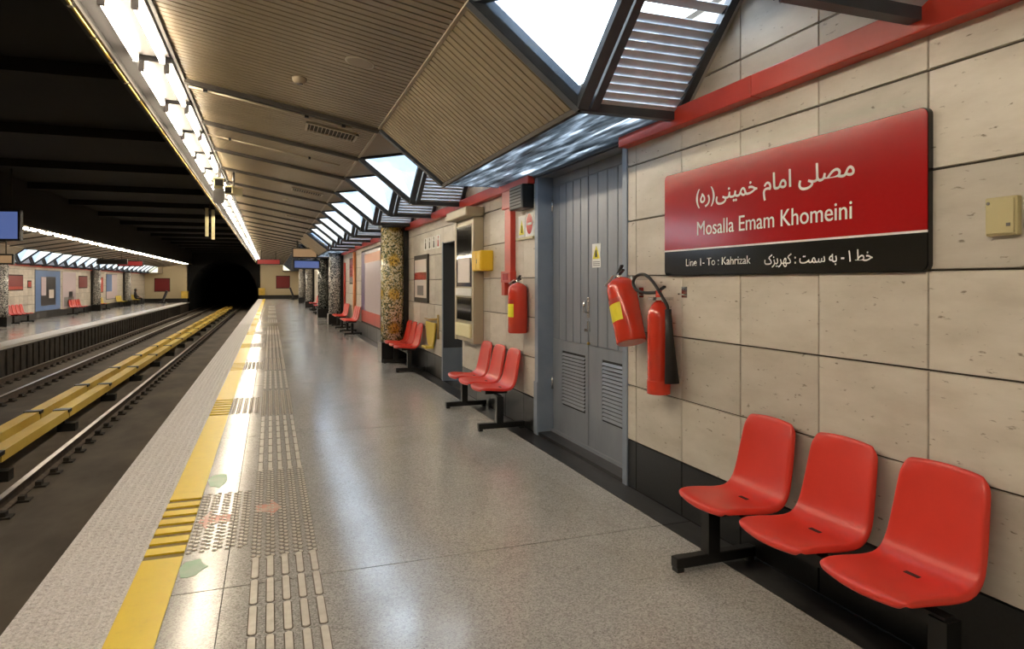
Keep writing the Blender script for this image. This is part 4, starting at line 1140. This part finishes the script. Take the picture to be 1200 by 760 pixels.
# surveillance cameras under the trough
def cctv(x, y, z, rz, label):
    t = thing('surveillance_camera', (x, y, z), label, 'camera', 'surveillance cameras')
    mx = Matrix.Translation((x, y, z)) @ Matrix.Rotation(rz, 4, 'Z')
    MB().box(-.075, .075, -.16, .16, -.06, .06).xf(mx).build('housing', 'label_cream', t, bevel=.01)
    MB().box(-.085, .085, -.19, .17, .06, .075).xf(mx).build('sun_hood', 'label_cream', t)
    MB().box(-.06, .06, -.168, -.158, -.048, .048).xf(mx).build('window', 'kiosk_glass', t)
    MB().tube([Vector((x, y, z + .07)), Vector((x, y, czz(x) + .01))], .018, 8).build('bracket', 'trough_grey', t)
cctv(-.8, 11.9, 3.12, .1, 'pale surveillance camera hanging under the light trough')
cctv(-.6, 12.5, 3.08, -.5, 'pale surveillance camera beside the light trough, turned to the platform')
ju = MB().box(-.9, -.74, 12.2, 12.35, 2.85, 3.1).build('camera_junction', 'trough_grey'); tag(ju, 'grey junction box hanging beneath the surveillance cameras', 'junction box')
jr = MB().tube([(-.8, 12.28, 3.1), (-.8, 12.28, 3.44)], .015, 6).build('hanger', 'trough_grey', ju)
hc = thing('hanging_bracket', (-1.6, 20.5, 2.9), 'pale pair of hanging strips below the dark track ceiling', 'bracket')
for dx, dz in ((-.08, .08), (.08, 0)):
    MB().box(-1.6 + dx - .04, -1.6 + dx + .04, 20.45, 20.55, 2.72 + dz, 3.55 + dz * .5).build('strip', 'label_cream', hc)
MB().tube([(-1.6, 20.5, 3.55), (-1.6, 20.5, 4.4)], .02, 6).build('rod', 'rib_dark', hc)
MB().box(-1.75, -1.45, 20.46, 20.54, 3.5, 3.56).build('crosspiece', 'rib_dark', hc)

def hanging_sign(name, x, y, z0, z1, w, face, ztop, label, cat='sign', yaw=0.0, mat_body='black_metal'):
    t = thing(name, (x, y, z0), label, cat)
    mx = Matrix.Translation((x, y, 0)) @ Matrix.Rotation(yaw, 4, 'Z')
    MB().box(-w / 2, w / 2, -.07, .07, z0, z1).xf(mx).build('case', mat_body, t, bevel=.01)
    MB().box(-w / 2 + .05, w / 2 - .05, -.076, -.069, z0 + .05, z1 - .05).xf(mx).build('face', face, t)
    for s in (-.3, .3):
        MB().tube([mx @ Vector((s * w, 0, z1 - .01)), mx @ Vector((s * w, 0, ztop))], .02, 6).build('hanger', 'rib_dark', t)
    return t
hanging_sign('hanging_display', -.1, 39.6, 2.5, 2.82, 1.25, 'led_red', czz(-.1), 'red glowing display board hanging at the far platform end')
hd = hanging_sign('hanging_sign', 1.25, 27.0, 2.45, 2.85, .95, 'lit_sign', 3.2, 'dark round ended lit sign hanging before the dark column')
hs = hanging_sign('hanging_screen', 1.35, 28.2, 2.05, 2.42, 1.2, 'screen_blue', 3.2, 'blue tilted screen hanging under the lit sign', 'screen', .5)
hanging_sign('hanging_screen', -6.3, 19.6, 2.52, 3.28, 1.15, 'screen_blue', 4.4, 'blue video screen hanging at the left picture edge', 'screen', -.25)
hanging_sign('hanging_sign', -8.3, 25.6, 2.08, 2.42, 1.1, 'lit_sign', 3.2, 'dark lit direction sign hanging below the blue screen')
hanging_sign('hanging_sign', -8.2, 42.0, 2.5, 2.8, 1.5, 'kiosk_glass', 3.2, 'dark direction sign hanging over the opposite platform')
hanging_sign('hanging_display', -8.1, 46.5, 2.5, 2.85, 1.4, 'led_red', 3.2, 'red display board hanging over the opposite platform')

# ------------------------------------------------------------------ seated person on the opposite platform
def seated(x, y, z, face):
    t = thing('person', (x, y, z), 'person in dark clothes sitting on the far yellow seats', 'person')
    s = face
    J = {'pel': (0, 0, .47), 'sp': (-.03, 0, .68), 'ch': (-.05, 0, .88), 'nk': (-.03, 0, 1.03), 'hd': (0, 0, 1.13), 'ht': (.0, 0, 1.24),
         'h1': (.06, .1, .47), 'k1': (.42, .12, .50), 'a1': (.42, .12, .09), 't1': (.55, .13, .05), 'h2': (.06, -.1, .47), 'k2': (.42, -.12, .50), 'a2': (.40, -.12, .09), 't2': (.53, -.13, .05),
         's1': (-.04, .18, .95), 'e1': (.04, .23, .70), 'w1': (.25, .13, .60), 's2': (-.04, -.18, .95), 'e2': (.04, -.23, .70), 'w2': (.25, -.13, .60)}
    Rr = {'pel': .14, 'sp': .13, 'ch': .14, 'nk': .055, 'hd': .09, 'ht': .07, 'h1': .09, 'k1': .06, 'a1': .042, 't1': .035, 's1': .065, 'e1': .045, 'w1': .035}
    E_ = [('pel', 'sp'), ('sp', 'ch'), ('ch', 'nk'), ('nk', 'hd'), ('hd', 'ht'), ('pel', 'h1'), ('h1', 'k1'), ('k1', 'a1'), ('a1', 't1'), ('pel', 'h2'), ('h2', 'k2'), ('k2', 'a2'), ('a2', 't2'), ('ch', 's1'), ('s1', 'e1'), ('e1', 'w1'), ('ch', 's2'), ('s2', 'e2'), ('e2', 'w2')]
    names = list(J); me = bpy.data.meshes.new('body')
    me.from_pydata([(J[n][0] * s, J[n][1], J[n][2]) for n in names], [(names.index(a), names.index(b)) for a, b in E_], [])
    me.materials.append(M['cloth_dark'])
    o = bpy.data.objects.new('body', me); COL.objects.link(o); o.parent = t
    sk = o.modifiers.new('skin', 'SKIN')
    for i, n in enumerate(names):
        r = Rr.get(n, Rr.get(n[:-1] + '1', .05)); me.skin_vertices[0].data[i].radius = (r, r)
    me.skin_vertices[0].data[0].use_root = True
    o.modifiers.new('sub', 'SUBSURF').levels = 2; o.modifiers['sub'].render_levels = 2
    fc = MB().lathe([(.02, -.1), (.06, -.06), (.078, 0), (.07, .06), (.03, .1)], (0, 0, 0), 12).xf(Matrix.Translation((x + s * .03, y, z + 1.14))).build('face', 'skin', t)
    for q in (-.03, .03): MB().lathe([(.006, -.005), (.009, 0), (.006, .005)], (0, 0, 0), 6).xf(Matrix.Translation((x + s * .104, y + q, z + 1.15))).build('eye', 'ad_dark', fc)
    MB().lathe([(.004, .02), (.014, -.012)], (0, 0, 0), 6).xf(Matrix.Translation((x + s * .108, y, z + 1.125))).build('nose', 'skin', fc)
    MB().box(x + s * .1 - .006, x + s * .1 + .006, y - .022, y + .022, z + 1.085, z + 1.093).build('mouth', 'red_band', fc)
    MB().lathe([(.07, -.12), (.1, -.02), (.1, .06), (.07, .11), (.02, .13)], (0, 0, 0), 14).xf(Matrix.Translation((x - s * .015, y, z + 1.15))).build('hair', 'cloth_dark', t)
    for q in (-1, 1):
        hn = MB().tube([(x + s * .24, y + q * .13, z + .6), (x + s * .32, y + q * .10, z + .575)], [.03, .034], 8)
        for f in range(4): hn.tube([(x + s * .32, y + q * (.075 + .017 * f), z + .575), (x + s * .37, y + q * (.075 + .017 * f), z + .565), (x + s * .395, y + q * (.075 + .017 * f), z + .55)], .008, 6)
        hn.tube([(x + s * .28, y + q * .075, z + .585), (x + s * .32, y + q * .055, z + .58)], .009, 6)
        hn.build('hand', 'skin', t)
seated(OX(2.22), 60.3, -.25 + .0, 1)
